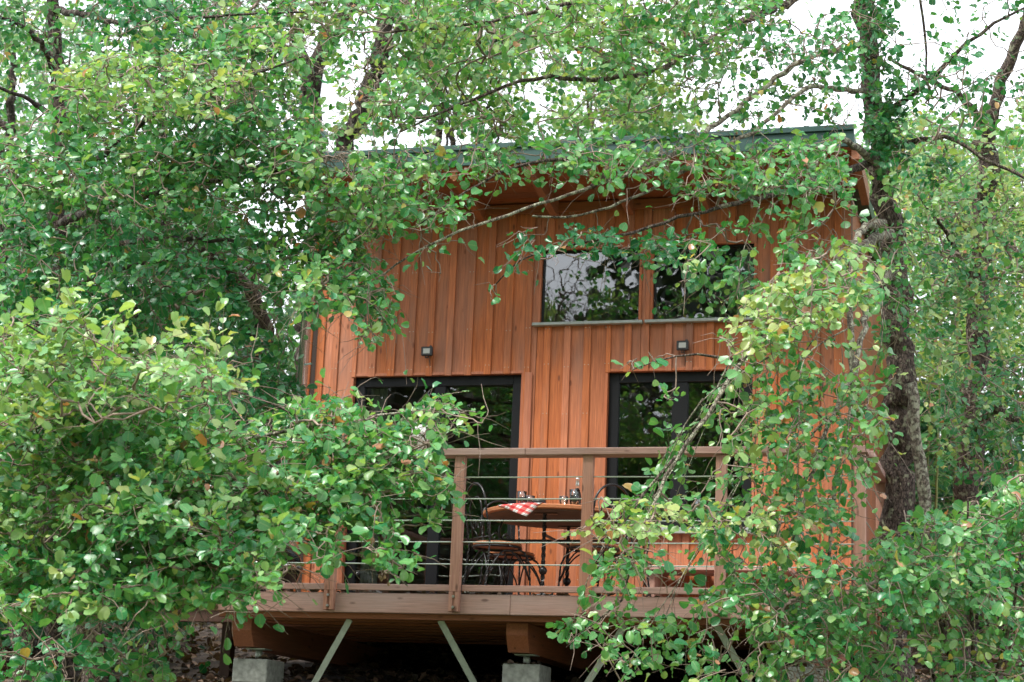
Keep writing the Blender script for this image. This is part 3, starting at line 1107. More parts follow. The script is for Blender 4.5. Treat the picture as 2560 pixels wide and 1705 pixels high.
for (fx, fz, lab) in ((0.765, 2.296, 'black square floodlight on the boards above the sliding door'),
                      (2.992, 2.295, 'black square floodlight between the upper and lower right windows')):
    fl = thing('floodlight', lab, 'floodlight', (fx, WY - .02, fz), 'floodlights on the cabin wall')
    y1 = WY - .075
    MB().box(fx - .050, fx + .050, y1, y1 + .032, fz - .040, fz + .040, .005).build('housing', M_BLACK, fl)
    MB().box(fx - .030, fx + .030, y1 - .003, y1 - .0005, fz - .022, fz + .022, .001).build('lens', M_LENS, fl)
    MB().tube([(fx + .03, y1 + .02, fz + .036), (fx + .03, y1 + .02, fz + .05)], .012, 10).build('sensor', M_BLACK, fl)
    MB().tube([(fx - .012, y1 + .02, fz - .036), (fx - .012, y1 + .02, fz - .055), (fx + .012, y1 + .02, fz - .055), (fx + .012, y1 + .02, fz - .036)], .006, 6).build('bracket', M_BLACK, fl)
    MB().box(fx - .02, fx + .02, y1 + .032, WY - .001, fz - .02, fz + .02).build('mount', M_BLACK, fl)
    MB().tube([(fx + .01, WY - .03, fz - .05), (fx + .018, WY - .022, fz - .10), (fx + .012, WY + .0, fz - .158)], .003, 5).build('lead', M_BLACK, fl)


# ------------------------------------------------------------------ foliage
def in_poly(px, py, poly):
    inside = np.zeros(len(px), bool)
    n = len(poly)
    for i in range(n):
        x0, y0 = poly[i]
        x1, y1 = poly[(i + 1) % n]
        cond = (y0 > py) != (y1 > py)
        with np.errstate(divide='ignore', invalid='ignore'):
            xc = (x1 - x0) * (py - y0) / (y1 - y0 + 1e-9) + x0
        inside ^= cond & (px < xc)
    return inside


def sample_poly(poly, n):
    P = np.array(poly, float)
    lo, hi = P.min(0), P.max(0)
    out = np.zeros((0, 2))
    while len(out) < n:
        q = rng.uniform(lo, hi, (n * 3 + 16, 2))
        out = np.concatenate([out, q[in_poly(q[:, 0], q[:, 1], poly)]])
    return out[:n]


def poly_area(poly):
    a = 0
    for i in range(len(poly)):
        x0, y0 = poly[i]
        x1, y1 = poly[(i + 1) % len(poly)]
        a += x0 * y1 - x1 * y0
    return abs(a) / 2


# leaf shapes: unit length along +y, folded along the midrib, rim a little wavy
def leaf_shape(width, notch, fold, curl, wave=.03):
    rim = [(.17, .08), (.36, .32), (.455, .60), (.40, .85), (.16, 1.0 - notch * .2)]
    mid = [(0, 0), (0, .32), (0, .64), (0, .95 - notch)]
    v = [(-.014, -.32, .06), (.014, -.32, .06)]          # petiole
    v += [(0, y, -curl * y * y) for x, y in mid]
    for sgn in (1, -1):
        for k, (x, y) in enumerate(rim):
            v.append((sgn * x * width, y, fold * x - curl * y * y * 1.1 + wave * (1 if (k + (sgn > 0)) % 2 else -.7)))
    r, l = 6, 11
    f = [(0, 1, 2)]
    for b, flip in ((r, False), (l, True)):
        q = [(2, b, 3), (3, b, b + 1), (3, b + 1, b + 2, 4), (4, b + 2, b + 3), (4, b + 3, b + 4, 5)]
        f += [t[::-1] if flip else t for t in q]
    return np.array(v), f


SHAPES = [leaf_shape(1.0, .05, .22, .14), leaf_shape(.92, .0, .42, .30, .04), leaf_shape(1.06, .09, .12, .05, .04),
          leaf_shape(.94, .04, -.14, .26, .05), leaf_shape(.86, .02, .55, .10, .02), leaf_shape(.72, -.04, .35, .34, .05), leaf_shape(.80, .10, .9, .05, .03), leaf_shape(1.0, .06, .25, -.16, .05)]
FARSHAPE = (np.array([(0, 0, 0), (.42, .3, .06), (.40, .75, .02), (0, 1, -.06), (-.40, .75, .02), (-.42, .3, .06)]), [(0, 1, 2, 3), (0, 3, 4, 5)])
LANCE = (np.array([(0, 0, 0), (.075, .35, .02), (0, 1, -.12), (-.075, .35, .02)]), [(0, 1, 2), (0, 2, 3)])
LEAF_ME = []
for k, (sv, sf) in enumerate(SHAPES):
    me = bpy.data.meshes.new('leaf')
    me.from_pydata([tuple(p) for p in sv], [], sf)
    me.materials.append(M_LEAF1)
    me.polygons.foreach_set('use_smooth', [True] * len(me.polygons))
    LEAF_ME.append(me)


def leaves_object(name, mat, parent, P, Rm, S, tint, shapes, kind='stuff'):
    """All the given leaves as one mesh; per-leaf tint as a point attribute."""
    off = root_loc(parent)
    sid = rng.integers(0, len(shapes), len(P))
    vs, loops, starts, totals, tn, lx = [], [], [], [], [], []
    nv = nl = 0
    for k, (sv, sf) in enumerate(shapes):
        idx = np.where(sid == k)[0]
        if not len(idx):
            continue
        V = np.einsum('nij,kj->nki', Rm[idx], sv) * S[idx][:, None, None] + P[idx][:, None, :] - off
        m = len(sv)
        vs.append(V.reshape(-1, 3))
        tn.append(np.repeat(tint[idx], m))
        lx.append(np.tile(sv, (len(idx), 1)))
        fl = np.concatenate([np.array(f) for f in sf])
        tot = np.array([len(f) for f in sf])
        loops.append((fl[None, :] + (nv + np.arange(len(idx)) * m)[:, None]).ravel())
        totals.append(np.tile(tot, len(idx)))
        nv += len(idx) * m
    V = np.concatenate(vs)
    Lp = np.concatenate(loops)
    Tt = np.concatenate(totals)
    me = bpy.data.meshes.new(name)
    me.vertices.add(len(V))
    me.vertices.foreach_set('co', V.astype(np.float32).ravel())
    me.loops.add(len(Lp))
    me.loops.foreach_set('vertex_index', Lp.astype(np.int32))
    me.polygons.add(len(Tt))
    me.polygons.foreach_set('loop_start', np.concatenate([[0], np.cumsum(Tt)[:-1]]).astype(np.int32))
    me.polygons.foreach_set('loop_total', Tt.astype(np.int32))
    me.polygons.foreach_set('use_smooth', [True] * len(Tt))
    a = me.attributes.new('tint', 'FLOAT', 'POINT')
    a.data.foreach_set('value', np.concatenate(tn).astype(np.float32))
    a = me.attributes.new('lxy', 'FLOAT_VECTOR', 'POINT')
    a.data.foreach_set('vector', np.concatenate(lx).astype(np.float32).ravel())
    me.materials.append(mat)
    me.update()
    me.validate()
    o = bpy.data.objects.new(name, me)
    COL.objects.link(o)
    o.parent = parent
    if kind:
        o['kind'] = kind
    return o


def unit(a):
    return a / (np.linalg.norm(a, axis=-1, keepdims=True) + 1e-12)


TO_CAM = unit(np.array([-C_FWD[0], -C_FWD[1], 0.0]))
UPV = np.array([0, 0, 1.0])


HOLES = [[(800, 420), (835, 300), (880, 190), (935, 30), (1010, 30), (960, 190), (900, 300), (860, 420)],
         [(755, 60), (830, 40), (800, 200), (760, 210)],
         [(575, 680), (650, 680), (700, 790), (690, 850), (630, 790)],
         [(1024, 1062), (1076, 1062), (1076, 1126), (1024, 1126)],
         [(1035, 850), (1115, 850), (1115, 935), (1035, 935)],
         [(1680, 845), (1740, 845), (1740, 895), (1680, 895)],
         [(1170, 1150), (1480, 1150), (1480, 1330), (1170, 1330)],
         [(1965, 1640), (2080, 1640), (2080, 1720), (1965, 1720)],
         [(1775, 1560), (1870, 1560), (1885, 1690), (1800, 1690)],
         [(1590, 1440), (1710, 1440), (1710, 1530), (1590, 1530)],
         [(700, 1410), (770, 1410), (770, 1470), (700, 1470)]]


class Tree:
    def __init__(self, name, label, cat, base, group, bark, leafmat=None):
        self.root = thing(name, label, cat, base, group)
        self.bark = bark
        self.nodes = []                                  # skeleton points that twigs may spring from
        self.leaf = [[], [], [], []]                     # P, R, S, tint
        self.links = MB()
        self.nlink = 0
        self.leafmat = leafmat

    def limb(self, name, pts, r0, r1, n=9, mat=None, wob=.012):
        """A tapered limb through world points, smoothly resampled and slightly knotty."""
        P = np.array(pts, float)
        d = np.concatenate([[0], np.cumsum(np.linalg.norm(np.diff(P, axis=0), axis=1))])
        k = max(6, int(d[-1] / .10))
        t = np.linspace(0, d[-1], k)
        Q = np.stack([np.interp(t, d, P[:, i]) for i in range(3)], 1)
        for _ in range(3):
            Q[1:-1] = (Q[:-2] + 2 * Q[1:-1] + Q[2:]) / 4
        rr = r0 + (r1 - r0) * (t / d[-1]) ** .8
        Q[1:-1] += rng.normal(0, wob, (k - 2, 3)) * np.minimum(1, rr[1:-1, None] / .03)
        rr = rr * (1 + rng.normal(0, .05, k))
        self.nodes.append(Q)
        mb = MB()
        if r0 > .07:                                     # thick stems: bark ridges and swellings break the outline
            n = 30
            mb.tube(Q, list(rr), n)
            rid = rng.normal(0, .05, n)
            bump = np.zeros((k, n))
            row = np.zeros(n)
            for i in range(k):
                row = row * .75 + rng.normal(0, .035, n)
                rid = np.roll(rid, 1) if rng.random() < .12 else rid
                bump[i] = row + rid
            swell = np.convolve(rng.normal(0, .12, k + 8), np.ones(9) / 9, 'valid')
            for i in range(k):
                for j in range(n):
                    v = np.array(mb.v[i * n + j])
                    mb.v[i * n + j] = tuple(Q[i] + (v - Q[i]) * (1 + bump[i, j] + swell[i]))
        else:
            mb.tube(Q, list(rr), n)
        return mb.build(name, mat or self.bark, self.root, True)

    def pix(self, name, pts, r0, r1, n=9, mat=None, down=False, wob=.012):
        W = [at(*p) for p in pts]
        if down:
            b = W[0].copy()
            z = float(ground_z(b[0], b[1]))
            if b[2] > z:
                W.insert(0, np.array([b[0], b[1], z - .15]))
        return self.limb(name, W, r0, r1, n, mat, wob)

    def spray(self, poly, depth, layers, leaf=0.052, tint=.5, tsd=.16, tw=.26, m=7, droop=.25, strict=.9, link=True, odd=.012,
              face=.45, up=.7, shape_area=.30, count=None, clump=.34, slope=0):
        """Leafy twigs whose bases fill a patch of space (a slanting wedge between two distances)."""
        A = poly_area(poly)
        dm = (depth[0] + depth[1]) / 2
        lp = leaf * FPX / dm
        nt = count or max(2, int(layers * A / (shape_area * lp * lp) / m))
        # twigs gather in clumps, each at its own distance, with hollows between
        nc = max(1, int(A / (clump * FPX / dm) ** 2))
        cpx = sample_poly(poly, nc)
        cdp = rng.uniform(depth[0], depth[1], nc)
        ctint = rng.normal(0, tsd * .6, nc)
        ci = rng.integers(0, nc, nt)
        sp = clump * .36 * FPX / dm
        pq = cpx[ci] + rng.normal(0, sp, (nt, 2)) * (1, .8)
        dd = cdp[ci] + rng.normal(0, clump * .30, nt)
        loose = (rng.random(nt) < .38) | ~in_poly(pq[:, 0], pq[:, 1], poly)
        pq[loose] = sample_poly(poly, int(loose.sum())) if loose.any() else pq[loose]
        dd[loose] = rng.uniform(depth[0], depth[1], int(loose.sum()))
        ylo, yhi = min(p[1] for p in poly), max(p[1] for p in poly)
        tilt = lambda q: -slope * ((q[:, 1] - ylo) / (yhi - ylo) - .5)   # lower boughs reach farther out
        dd = dd + tilt(pq)
        cdp = cdp + tilt(cpx)
        B = np.array([at(x, y, d) for (x, y), d in zip(pq, dd)])
        CC = np.array([at(x, y, d + clump * .5) for (x, y), d in zip(cpx, cdp)])
        outw = unit(B - CC[ci])
        outw[loose] = 0
        if link and len(self.nodes):
            self.link(B)
        D = rng.normal(0, .75, (nt, 3))
        D[:, 2] = D[:, 2] * .5 - droop
        D = unit(unit(D) + TO_CAM * .3 + outw * .75)
        self.grow(B, D, tw * rng.uniform(.5, 1.25, nt), rng.normal(tint, tsd * .5, nt) + ctint[ci], m, leaf, tsd, odd, face, up, poly, strict, link)

    def grow(self, B, D, Lt, tbase, m, leaf, tsd, odd, face, up, poly, strict, link):
        """Leaves set spirally along twigs that start at B and point along D."""
        nt = len(B)
        mm = m
        s = ((np.arange(mm) + .6) / mm) ** .8
        sag = -.2 * Lt[:, None] * s[None, :] ** 2
        Pt = B[:, None, :] + D[:, None, :] * (Lt[:, None] * s[None, :])[..., None]
        Pt[..., 2] += sag
        Pt = Pt + rng.normal(0, .008, Pt.shape)
        if link:
            for i in range(nt):
                if rng.random() < .95:
                    e = np.vstack([B[i], Pt[i, ::3]])
                    self.links.tube(e, [.0026, *([.0018] * (len(e) - 2)), .001], 3, cap=False)
        s1 = unit(np.cross(D, UPV) + 1e-3)
        s2 = np.cross(s1, D)
        ph = (np.arange(mm) * 2.4)[None, :] + rng.uniform(0, 6.28, nt)[:, None] + rng.normal(0, .4, (nt, mm))
        # flatter sprays spread their leaves more to the sides than up and down
        rad = s1[:, None, :] * np.cos(ph)[..., None] + s2[:, None, :] * (np.sin(ph) * .75)[..., None]
        fwd = (.25 + .75 * s)[None, :, None]
        ax = D[:, None, :] * fwd * .8 + rad * .85 + rng.normal(0, .22, Pt.shape)
        ax[..., 2] -= .12
        ax = unit(ax)
        nr = UPV * up + D[:, None, :] * .45 + TO_CAM * face * .6 + rng.normal(0, .33, Pt.shape)
        ax, nr, Pf = ax.reshape(-1, 3), nr.reshape(-1, 3), Pt.reshape(-1, 3)
        nr = unit(nr - ax * np.sum(ax * nr, 1, keepdims=True))
        xx = np.cross(ax, nr)
        Rm = np.stack([xx, ax, nr], -1)
        S = leaf * np.clip(rng.normal(.98, .2, len(Pf)), .35, 1.3) * np.repeat(rng.uniform(.72, 1.2, nt), mm)
        S *= np.tile(np.where(np.arange(mm) > mm - 3, .8, 1.0), nt)
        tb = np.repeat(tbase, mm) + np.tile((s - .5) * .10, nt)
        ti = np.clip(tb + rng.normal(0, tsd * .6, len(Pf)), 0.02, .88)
        ti = np.where(rng.random(len(Pf)) < odd, rng.uniform(.90, 1.0, len(Pf)), ti)
        Pf = Pf + ax * (S * .32)[:, None]
        # leaves that would stray out of the patch mostly grow inside it
        cpt = Pf + ax * (S * .5)[:, None]
        d = cpt - CAM_POS
        w = d @ C_FWD
        qx, qy = 1280 + FPX * (d @ C_RIGHT) / w, 852.5 - FPX * (d @ C_UP) / w
        keep = in_poly(qx, qy, poly) | (rng.random(len(Pf)) > strict)
        for hp in HOLES:                                 # gaps in the foliage where the photograph has them
            keep &= ~(in_poly(qx, qy, hp) & (w < 15) & (rng.random(len(Pf)) < .9))
        # open gap in the canopy through which the left upper pane mirrors the sky
        sr = (2.4 - Pf[:, 1]) / 15.06
        xw, zw = (Pf[:, 0] + 5.857 * sr) / (1 + sr), (Pf[:, 2] - 1.245 * sr) / (1 + sr)
        keep &= ~((sr > .05) & (sr < .7) & (xw > 1.70) & (xw < 2.14) & (zw > 2.5) & (zw < 3.22) & (rng.random(len(Pf)) < .93))
        for l, a in zip(self.leaf, (Pf[keep], Rm[keep], S[keep], ti[keep])):
            l.append(a)

    def strand(self, pts, r0=.006, twigs=9, leaf=.059, tint=.5, tsd=.13, m=7, tw=.2, odd=.03, mat=None):
        """A long thin hanging shoot with short leafy side twigs, sparse near its root."""
        W = [at(*p) for p in pts]
        self.limb('branch', W, r0, .0018, 5, mat or M_BARKL, wob=.006)
        Q = self.nodes[-1]
        k = np.clip((len(Q) * rng.uniform(.12, 1, twigs) ** .8).astype(int), 0, len(Q) - 2)
        B = Q[k]
        T_ = unit(Q[k + 1] - Q[k])
        D = unit(T_ * .8 + rng.normal(0, .55, (twigs, 3)) + (0, 0, -.15))
        poly = [(-9000, -9000), (9000, -9000), (9000, 9000), (-9000, 9000)]
        self.grow(B, D, tw * rng.uniform(.5, 1.3, twigs), rng.normal(tint, tsd * .6, twigs), m, leaf, tsd, odd, .5, .55, poly, 1.0, True)

    def link(self, B):
        """Join twig bases to the nearest grown wood, nearest ones first, thicker where more hangs on."""
        nodes = np.concatenate(self.nodes)
        d0 = np.array([np.min(np.sum((nodes - b) ** 2, 1)) for b in B])
        order = np.argsort(d0)
        n0 = len(nodes)
        allp = np.concatenate([nodes, np.zeros((len(B), 3))])
        cnt = n0
        par = {}
        for i in order:
            b = B[i]
            dist = np.sum((allp[:cnt] - b) ** 2, 1)
            j = int(np.argmin(dist))
            allp[cnt] = b
            par[cnt] = j
            cnt += 1
        desc = np.ones(cnt)
        for k in range(cnt - 1, n0 - 1, -1):
            if par[k] >= n0:
                desc[par[k]] += desc[k]
        for k in range(n0, cnt):
            a, b = allp[par[k]], allp[k]
            ln = np.linalg.norm(b - a)
            r = min(.0018 + .0011 * math.sqrt(desc[k]), .011)
            mid1 = a * .66 + b * .34 + rng.normal(0, .05 * ln + .002, 3)
            mid2 = a * .33 + b * .67 + rng.normal(0, .05 * ln + .002, 3)
            self.links.tube([a, mid1, mid2, b], [r * 1.15, r * 1.05, r, r * .9], 4, cap=False)
        self.nodes.append(B)

    def finish(self, single=300, shapes=SHAPES, mat=None, cones=0):
        if self.links.n:
            o = self.links.build('twigs', M_TWIG, self.root, True)
            o['kind'] = 'stuff'
        if not self.leaf[0]:
            return
        P, Rm, S, T = (np.concatenate(l) for l in self.leaf)
        d = P - CAM_POS
        w = d @ C_FWD
        qx, qy = 1280 + FPX * (d @ C_RIGHT) / w, 852.5 - FPX * (d @ C_UP) / w
        inside = (qx > 5) & (qx < 2555) & (qy > 5) & (qy < 1700)
        facing = np.abs(Rm[:, :, 2] @ C_FWD)
        score = np.where(inside, S / w * (.4 + facing) * np.where(w < np.percentile(w, 40), 1.6, 1), 0)
        top = np.argsort(-score)[:single]
        off = root_loc(self.root)
        for i in top:
            o = bpy.data.objects.new('leaf', LEAF_ME[int(rng.integers(0, len(LEAF_ME)))])
            COL.objects.link(o)
            o.parent = self.root
            m = Matrix.Identity(4)
            for r_ in range(3):
                for c_ in range(3):
                    m[r_][c_] = Rm[i, r_, c_] * S[i]
                m[r_][3] = P[i, r_] - off[r_]
            o.matrix_local = m
            o.color = (float(T[i]),) * 3 + (1,)
        rest = np.ones(len(P), bool)
        rest[top] = False
        leaves_object('foliage', mat or self.leafmat or M_LEAF, self.root, P[rest], Rm[rest], S[rest], T[rest], shapes)
        if cones:
            cm = MB()
            pick = rng.choice(np.where(inside & (w < np.percentile(w, 60)))[0], cones, replace=False)
            for i in pick:
                c0 = P[i]
                for _ in range(int(rng.integers(2, 5))):
                    c = c0 + rng.normal(0, .016, 3) + np.array([0, 0, -.03])
                    cm.tube([c0, c0 * .4 + c * .6 + (0, 0, .004), c + (0, 0, .012)], .0012, 3, cap=False)
                    cm.lathe([(0, -.011), (.006, -.007), (.0075, 0), (.005, .009), (0, .012)], c, 6)
            o = cm.build('cones', M_CONE, self.root, True)
            o['kind'] = 'stuff'


def ground_base(px, py, d):
    b = at(px, py, d)
    return (b[0], b[1], float(ground_z(b[0], b[1])))


G_ALDER = 'alders in front of and beside the cabin'
# ---- left front alder: the big bright mass at lower left
T = Tree('alder_tree', 'bright green alder whose low boughs fill the lower left in front of the deck', 'tree', ground_base(235, 1720, 12.2), G_ALDER, M_BARK)
T.pix('trunk', [(235, 1720, 12.2), (228, 1600, 12.2), (225, 1450, 12.1), (240, 1200, 12), (280, 980, 11.9), (330, 760, 11.9)], .085, .045, 12, down=True)
T.pix('branch', [(240, 1200, 12), (330, 1150, 11), (450, 1120, 10), (620, 1100, 9.6), (800, 1060, 9.6), (960, 1040, 9.6), (1080, 1015, 9.6), (1190, 1030, 9.6)], .030, .004, 7, M_BARKL)
T.pix('branch', [(240, 1250, 12), (200, 1180, 10.8), (140, 1210, 9.6), (220, 1280, 9), (330, 1340, 8.9), (460, 1420, 8.9), (560, 1490, 9)], .028, .004, 7, M_BARKL)
T.pix('branch', [(270, 1000, 11.9), (220, 960, 10.5), (160, 880, 9.4), (90, 820, 9.0), (30, 790, 9)], .026, .004, 7)
T.pix('branch', [(270, 1030, 11.9), (360, 980, 10.6), (500, 960, 9.7), (640, 985, 9.4), (740, 1040, 9.4)], .024, .004, 7)
T.pix('branch', [(240, 1300, 12), (420, 1280, 10.4), (600, 1290, 9.6), (740, 1350, 9.5), (860, 1370, 9.5), (980, 1420, 9.6), (1020, 1465, 9.6)], .026, .004, 7, M_BARKL)
T.pix('branch', [(230, 1420, 12.1), (300, 1480, 10.6), (380, 1560, 9.6), (400, 1640, 9.4)], .02, .004, 7)
T.pix('branch', [(240, 1220, 12), (120, 1300, 10.4), (40, 1420, 9.4), (20, 1560, 9.3)], .022, .004, 7)
LL = [(-80, 870), (60, 850), (190, 780), (215, 830), (250, 880), (330, 905), (470, 900), (560, 905), (590, 960), (545, 1000), (660, 1040),
      (750, 1000), (800, 985), (860, 1000), (930, 1035), (985, 1010), (1015, 1020), (1060, 990), (1110, 975), (1180, 1000), (1228, 1035), (1190, 1070), (1120, 1085),
      (1110, 1130), (1125, 1190), (1150, 1250), (1110, 1265), (1105, 1320), (1040, 1320), (1025, 1265), (960, 1230), (985, 1290), (1010, 1350), (1045, 1370),
      (1050, 1400), (1025, 1420), (1040, 1470), (1000, 1460), (960, 1430), (905, 1390), (900, 1330), (860, 1300), (835, 1335), (855, 1400), (825, 1440), (790, 1400),
      (760, 1310), (730, 1330), (700, 1370), (730, 1420), (735, 1450), (700, 1465), (650, 1470), (640, 1510), (655, 1560), (620, 1555), (560, 1500), (500, 1520), (430, 1560),
      (410, 1620), (440, 1640), (330, 1540), (100, 1560), (-80, 1540)]
T.spray(LL, (8.9, 9.9), 4.8, slope=1.5, leaf=0.053, face=.28, tint=.52, tsd=.17, odd=.012, droop=0)
T.spray([(-80, 870), (190, 780), (330, 905), (560, 905), (590, 960), (520, 1010), (300, 1060), (-80, 1100)], (8.3, 9.4), 1.7, leaf=0.052, tint=.68, tsd=.12, up=.85, droop=-.35)  # light on the tops of the mass, painted by a lighter tint
for sx, sy in ((20, 850), (60, 880), (130, 905), (190, 790), (215, 840), (250, 870), (330, 895), (470, 900), (545, 915), (590, 935), (420, 930)):
    T.spray([(sx - 45, sy - 40), (sx + 45, sy - 40), (sx + 45, sy + 60), (sx - 45, sy + 60)], (8.5, 9.1), 1, leaf=.06, tint=.72, tsd=.08, up=.6, droop=-1.1, count=4, m=9, tw=.3, strict=.4)
T.spray([(120, 1250), (700, 1200), (780, 1330), (640, 1420), (420, 1420), (200, 1380)], (8.5, 9.1), 1.0, leaf=0.052, tint=.60, tsd=.12, droop=-.2)
T.spray([(700, 1050), (1100, 1020), (1110, 1180), (900, 1230), (740, 1200)], (9.2, 10), .8, leaf=0.054, tint=.42, tsd=.12)
T.spray([(-80, 1540), (100, 1550), (330, 1530), (440, 1560), (400, 1760), (-80, 1760)], (9.4, 11), .8, leaf=0.058, tint=.34, tsd=.14)
T.spray([(330, 1560), (450, 1545), (480, 1590), (400, 1640), (440, 1690), (420, 1760), (300, 1760)], (9, 10), 1.5, leaf=0.058, tint=.5)
for (poly, n_) in (([(420, 1590), (475, 1570), (480, 1610), (440, 1660), (405, 1640)], 2), ([(875, 960), (900, 925), (945, 955), (945, 1000), (890, 1005)], 2),
                   ([(770, 1400), (800, 1380), (850, 1420), (845, 1445), (790, 1440)], 2), ([(560, 1540), (650, 1530), (655, 1565), (600, 1570)], 1)):
    T.spray(poly, (9.4, 9.8), 1, leaf=0.058, tint=.4, count=n_, m=5, tw=.14, strict=.85)
T.finish(cones=45)

# ---- the slim left alder: middle band, its shade put into the leaf tint
T = Tree('alder_tree', 'slim grey alder at the far left edge with foliage tinted dark for shade', 'tree', ground_base(50, 1720, 13.2), G_ALDER, M_BARK)
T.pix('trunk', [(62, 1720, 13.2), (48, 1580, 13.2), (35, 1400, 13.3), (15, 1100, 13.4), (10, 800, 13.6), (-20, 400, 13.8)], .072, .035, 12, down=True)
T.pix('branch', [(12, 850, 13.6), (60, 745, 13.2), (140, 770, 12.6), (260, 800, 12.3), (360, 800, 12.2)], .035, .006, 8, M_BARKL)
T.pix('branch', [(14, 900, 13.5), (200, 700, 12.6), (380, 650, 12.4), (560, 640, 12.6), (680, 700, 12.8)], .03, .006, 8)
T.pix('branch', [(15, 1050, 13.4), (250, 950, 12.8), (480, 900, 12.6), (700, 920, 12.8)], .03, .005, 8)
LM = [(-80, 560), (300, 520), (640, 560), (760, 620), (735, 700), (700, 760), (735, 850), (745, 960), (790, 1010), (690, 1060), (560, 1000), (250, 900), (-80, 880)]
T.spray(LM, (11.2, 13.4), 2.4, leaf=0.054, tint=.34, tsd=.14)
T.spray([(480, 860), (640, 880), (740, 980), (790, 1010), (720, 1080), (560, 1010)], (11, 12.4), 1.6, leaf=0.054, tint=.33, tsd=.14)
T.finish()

# ---- tall left alder with the leaning limb, upper left crown
T = Tree('alder_tree', 'tall alder at upper left whose crown hangs over the left end of the roof', 'tree', ground_base(148, 1720, 13.6), G_ALDER, M_BARKD)
T.pix('trunk', [(150, 1720, 13.6), (146, 1600, 13.6), (140, 1400, 13.6), (138, 1000, 13.8), (150, 600, 14), (145, 250, 14.2), (125, -120, 14.4), (150, -450, 14.5), (130, -750, 14.6)], .085, .035, 12, down=True)
T.pix('limb', [(140, 1050, 13.8), (400, 1000, 14.2), (690, 850, 14.3), (640, 760, 14.2), (600, 690, 14.0), (540, 640, 13.6), (400, 560, 13.0)], .075, .03, 10)
T.pix('branch', [(148, 480, 14.1), (260, 380, 12.8), (420, 260, 11.8), (600, 200, 11.2), (760, 140, 11)], .035, .005, 8)
T.pix('branch', [(150, 560, 14), (320, 500, 12.6), (520, 450, 11.8), (720, 420, 11.5), (900, 500, 11.4), (1000, 560, 11.4)], .035, .005, 8)
T.pix('branch', [(150, 620, 14), (380, 600, 12.6), (600, 600, 11.8), (800, 660, 11.5), (940, 770, 11.4), (1010, 840, 11.4)], .032, .004, 8)
T.pix('branch', [(146, 300, 14.2), (60, 240, 13), (-60, 200, 12.4)], .03, .008, 8)
T.pix('branch', [(130, 20, 14.4), (300, 60, 13), (520, 40, 12.2), (760, 30, 12)], .03, .006, 8)
T.pix('branch', [(140, 200, 14.2), (110, 110, 13.8), (40, 50, 13.2), (-80, 30, 13)], .03, .008, 8)
LU = [(130, 100), (330, 60), (560, 0), (640, -60), (900, -60), (880, 60), (800, 180), (790, 280), (860, 360), (930, 400), (1020, 450), (1060, 520), (1000, 560), (960, 590), (900, 610),
      (960, 670), (955, 700), (1010, 760), (1022, 800), (1000, 840), (960, 850), (930, 875), (890, 865), (880, 820), (860, 780), (820, 800), (790, 850), (770, 800), (740, 740), (660, 640), (500, 560), (200, 520), (-80, 560), (-80, 330), (100, 330)]
T.spray(LU, (11.2, 12.6), 2.7, slope=1.8, leaf=0.052, tint=.45, tsd=.17)
T.spray([(130, 140), (420, 130), (640, 170), (560, 300), (300, 300), (150, 240)], (10.4, 11.4), 1.7, leaf=0.052, tint=.68, tsd=.12, up=.85, droop=-.2)  # sunward patch of the crown, its light put into the leaf tint
T.spray([(560, 60), (760, 40), (800, 160), (640, 180)], (10.6, 11.6), 1.3, leaf=0.052, tint=.62, tsd=.12)
T.spray([(200, -60), (560, -60), (560, 80), (330, 160), (200, 120)], (12, 14), 1.6, leaf=0.052, tint=.22, tsd=.14)
T.spray([(640, 280), (900, 380), (1030, 460), (960, 560), (760, 520), (620, 420)], (10.6, 11.8), 1.0, leaf=0.052, tint=.58, tsd=.12)
T.spray([(760, 620), (950, 640), (1015, 800), (940, 860), (880, 800), (780, 740)], (10.8, 11.8), 1.4, leaf=0.052, tint=.46, tsd=.14)
T.spray([(-500, -80), (900, -80), (800, -500), (400, -800), (-100, -800), (-500, -400)], (12.8, 15.2), .5, leaf=.075, tint=.5)
T.spray([(-80, -60), (130, -60), (200, 120), (60, 220), (-80, 180)], (13, 15), .8, leaf=0.052, tint=.45)
T.finish(cones=20)

# ---- big alder on the right: trunk, long boughs over the roof, sprays hanging in front of the deck
T = Tree('alder_tree', 'big old alder right of the deck with boughs arching over the roof', 'tree', ground_base(2232, 1720, 13.6), G_ALDER, M_BARK)
T.pix('trunk', [(2236, 1720, 13.6), (2240, 1500, 13.6), (2248, 1250, 13.6), (2256, 1000, 13.6), (2245, 800, 13.6), (2222, 560, 13.6), (2196, 360, 13.6), (2170, 160, 13.6), (2150, -120, 13.6), (2160, -450, 13.6), (2120, -800, 13.7)], .128, .045, 16, down=True, wob=.02)
T.pix('trunk', [(2330, 1430, 13.2), (2310, 1250, 13.2), (2290, 1080, 13.25), (2275, 960, 13.3)], .04, .045, 9, M_BARKL)
B1 = [(2180, 100, 13.6), (2000, 150, 12.6), (1830, 285, 12), (1660, 400, 11.5), (1480, 468, 11.2), (1290, 530, 11.0), (1130, 582, 10.9), (1010, 645, 10.9), (955, 690, 10.9)]
T.pix('bough', B1, .026, .006, 9, M_BARKL)
T.pix('bough', [(2195, 230, 13.6), (2010, 215, 12.4), (1900, 320, 12), (1760, 400, 11.8), (1600, 490, 11.5), (1480, 535, 11.3), (1390, 552, 11.2), (1330, 540, 11.2)], .023, .006, 9, M_BARKL)
T.pix('bough', [(2215, 420, 13.6), (2080, 330, 12.4), (2040, 400, 12.2), (2015, 470, 12)], .035, .012, 8, M_BARKL)
T.pix('bough', [(2205, 400, 13.6), (1990, 470, 12), (1800, 520, 11.4), (1680, 550, 11.2), (1560, 590, 11.1), (1420, 610, 11.0), (1290, 640, 11), (1240, 710, 11)], .035, .004, 8)
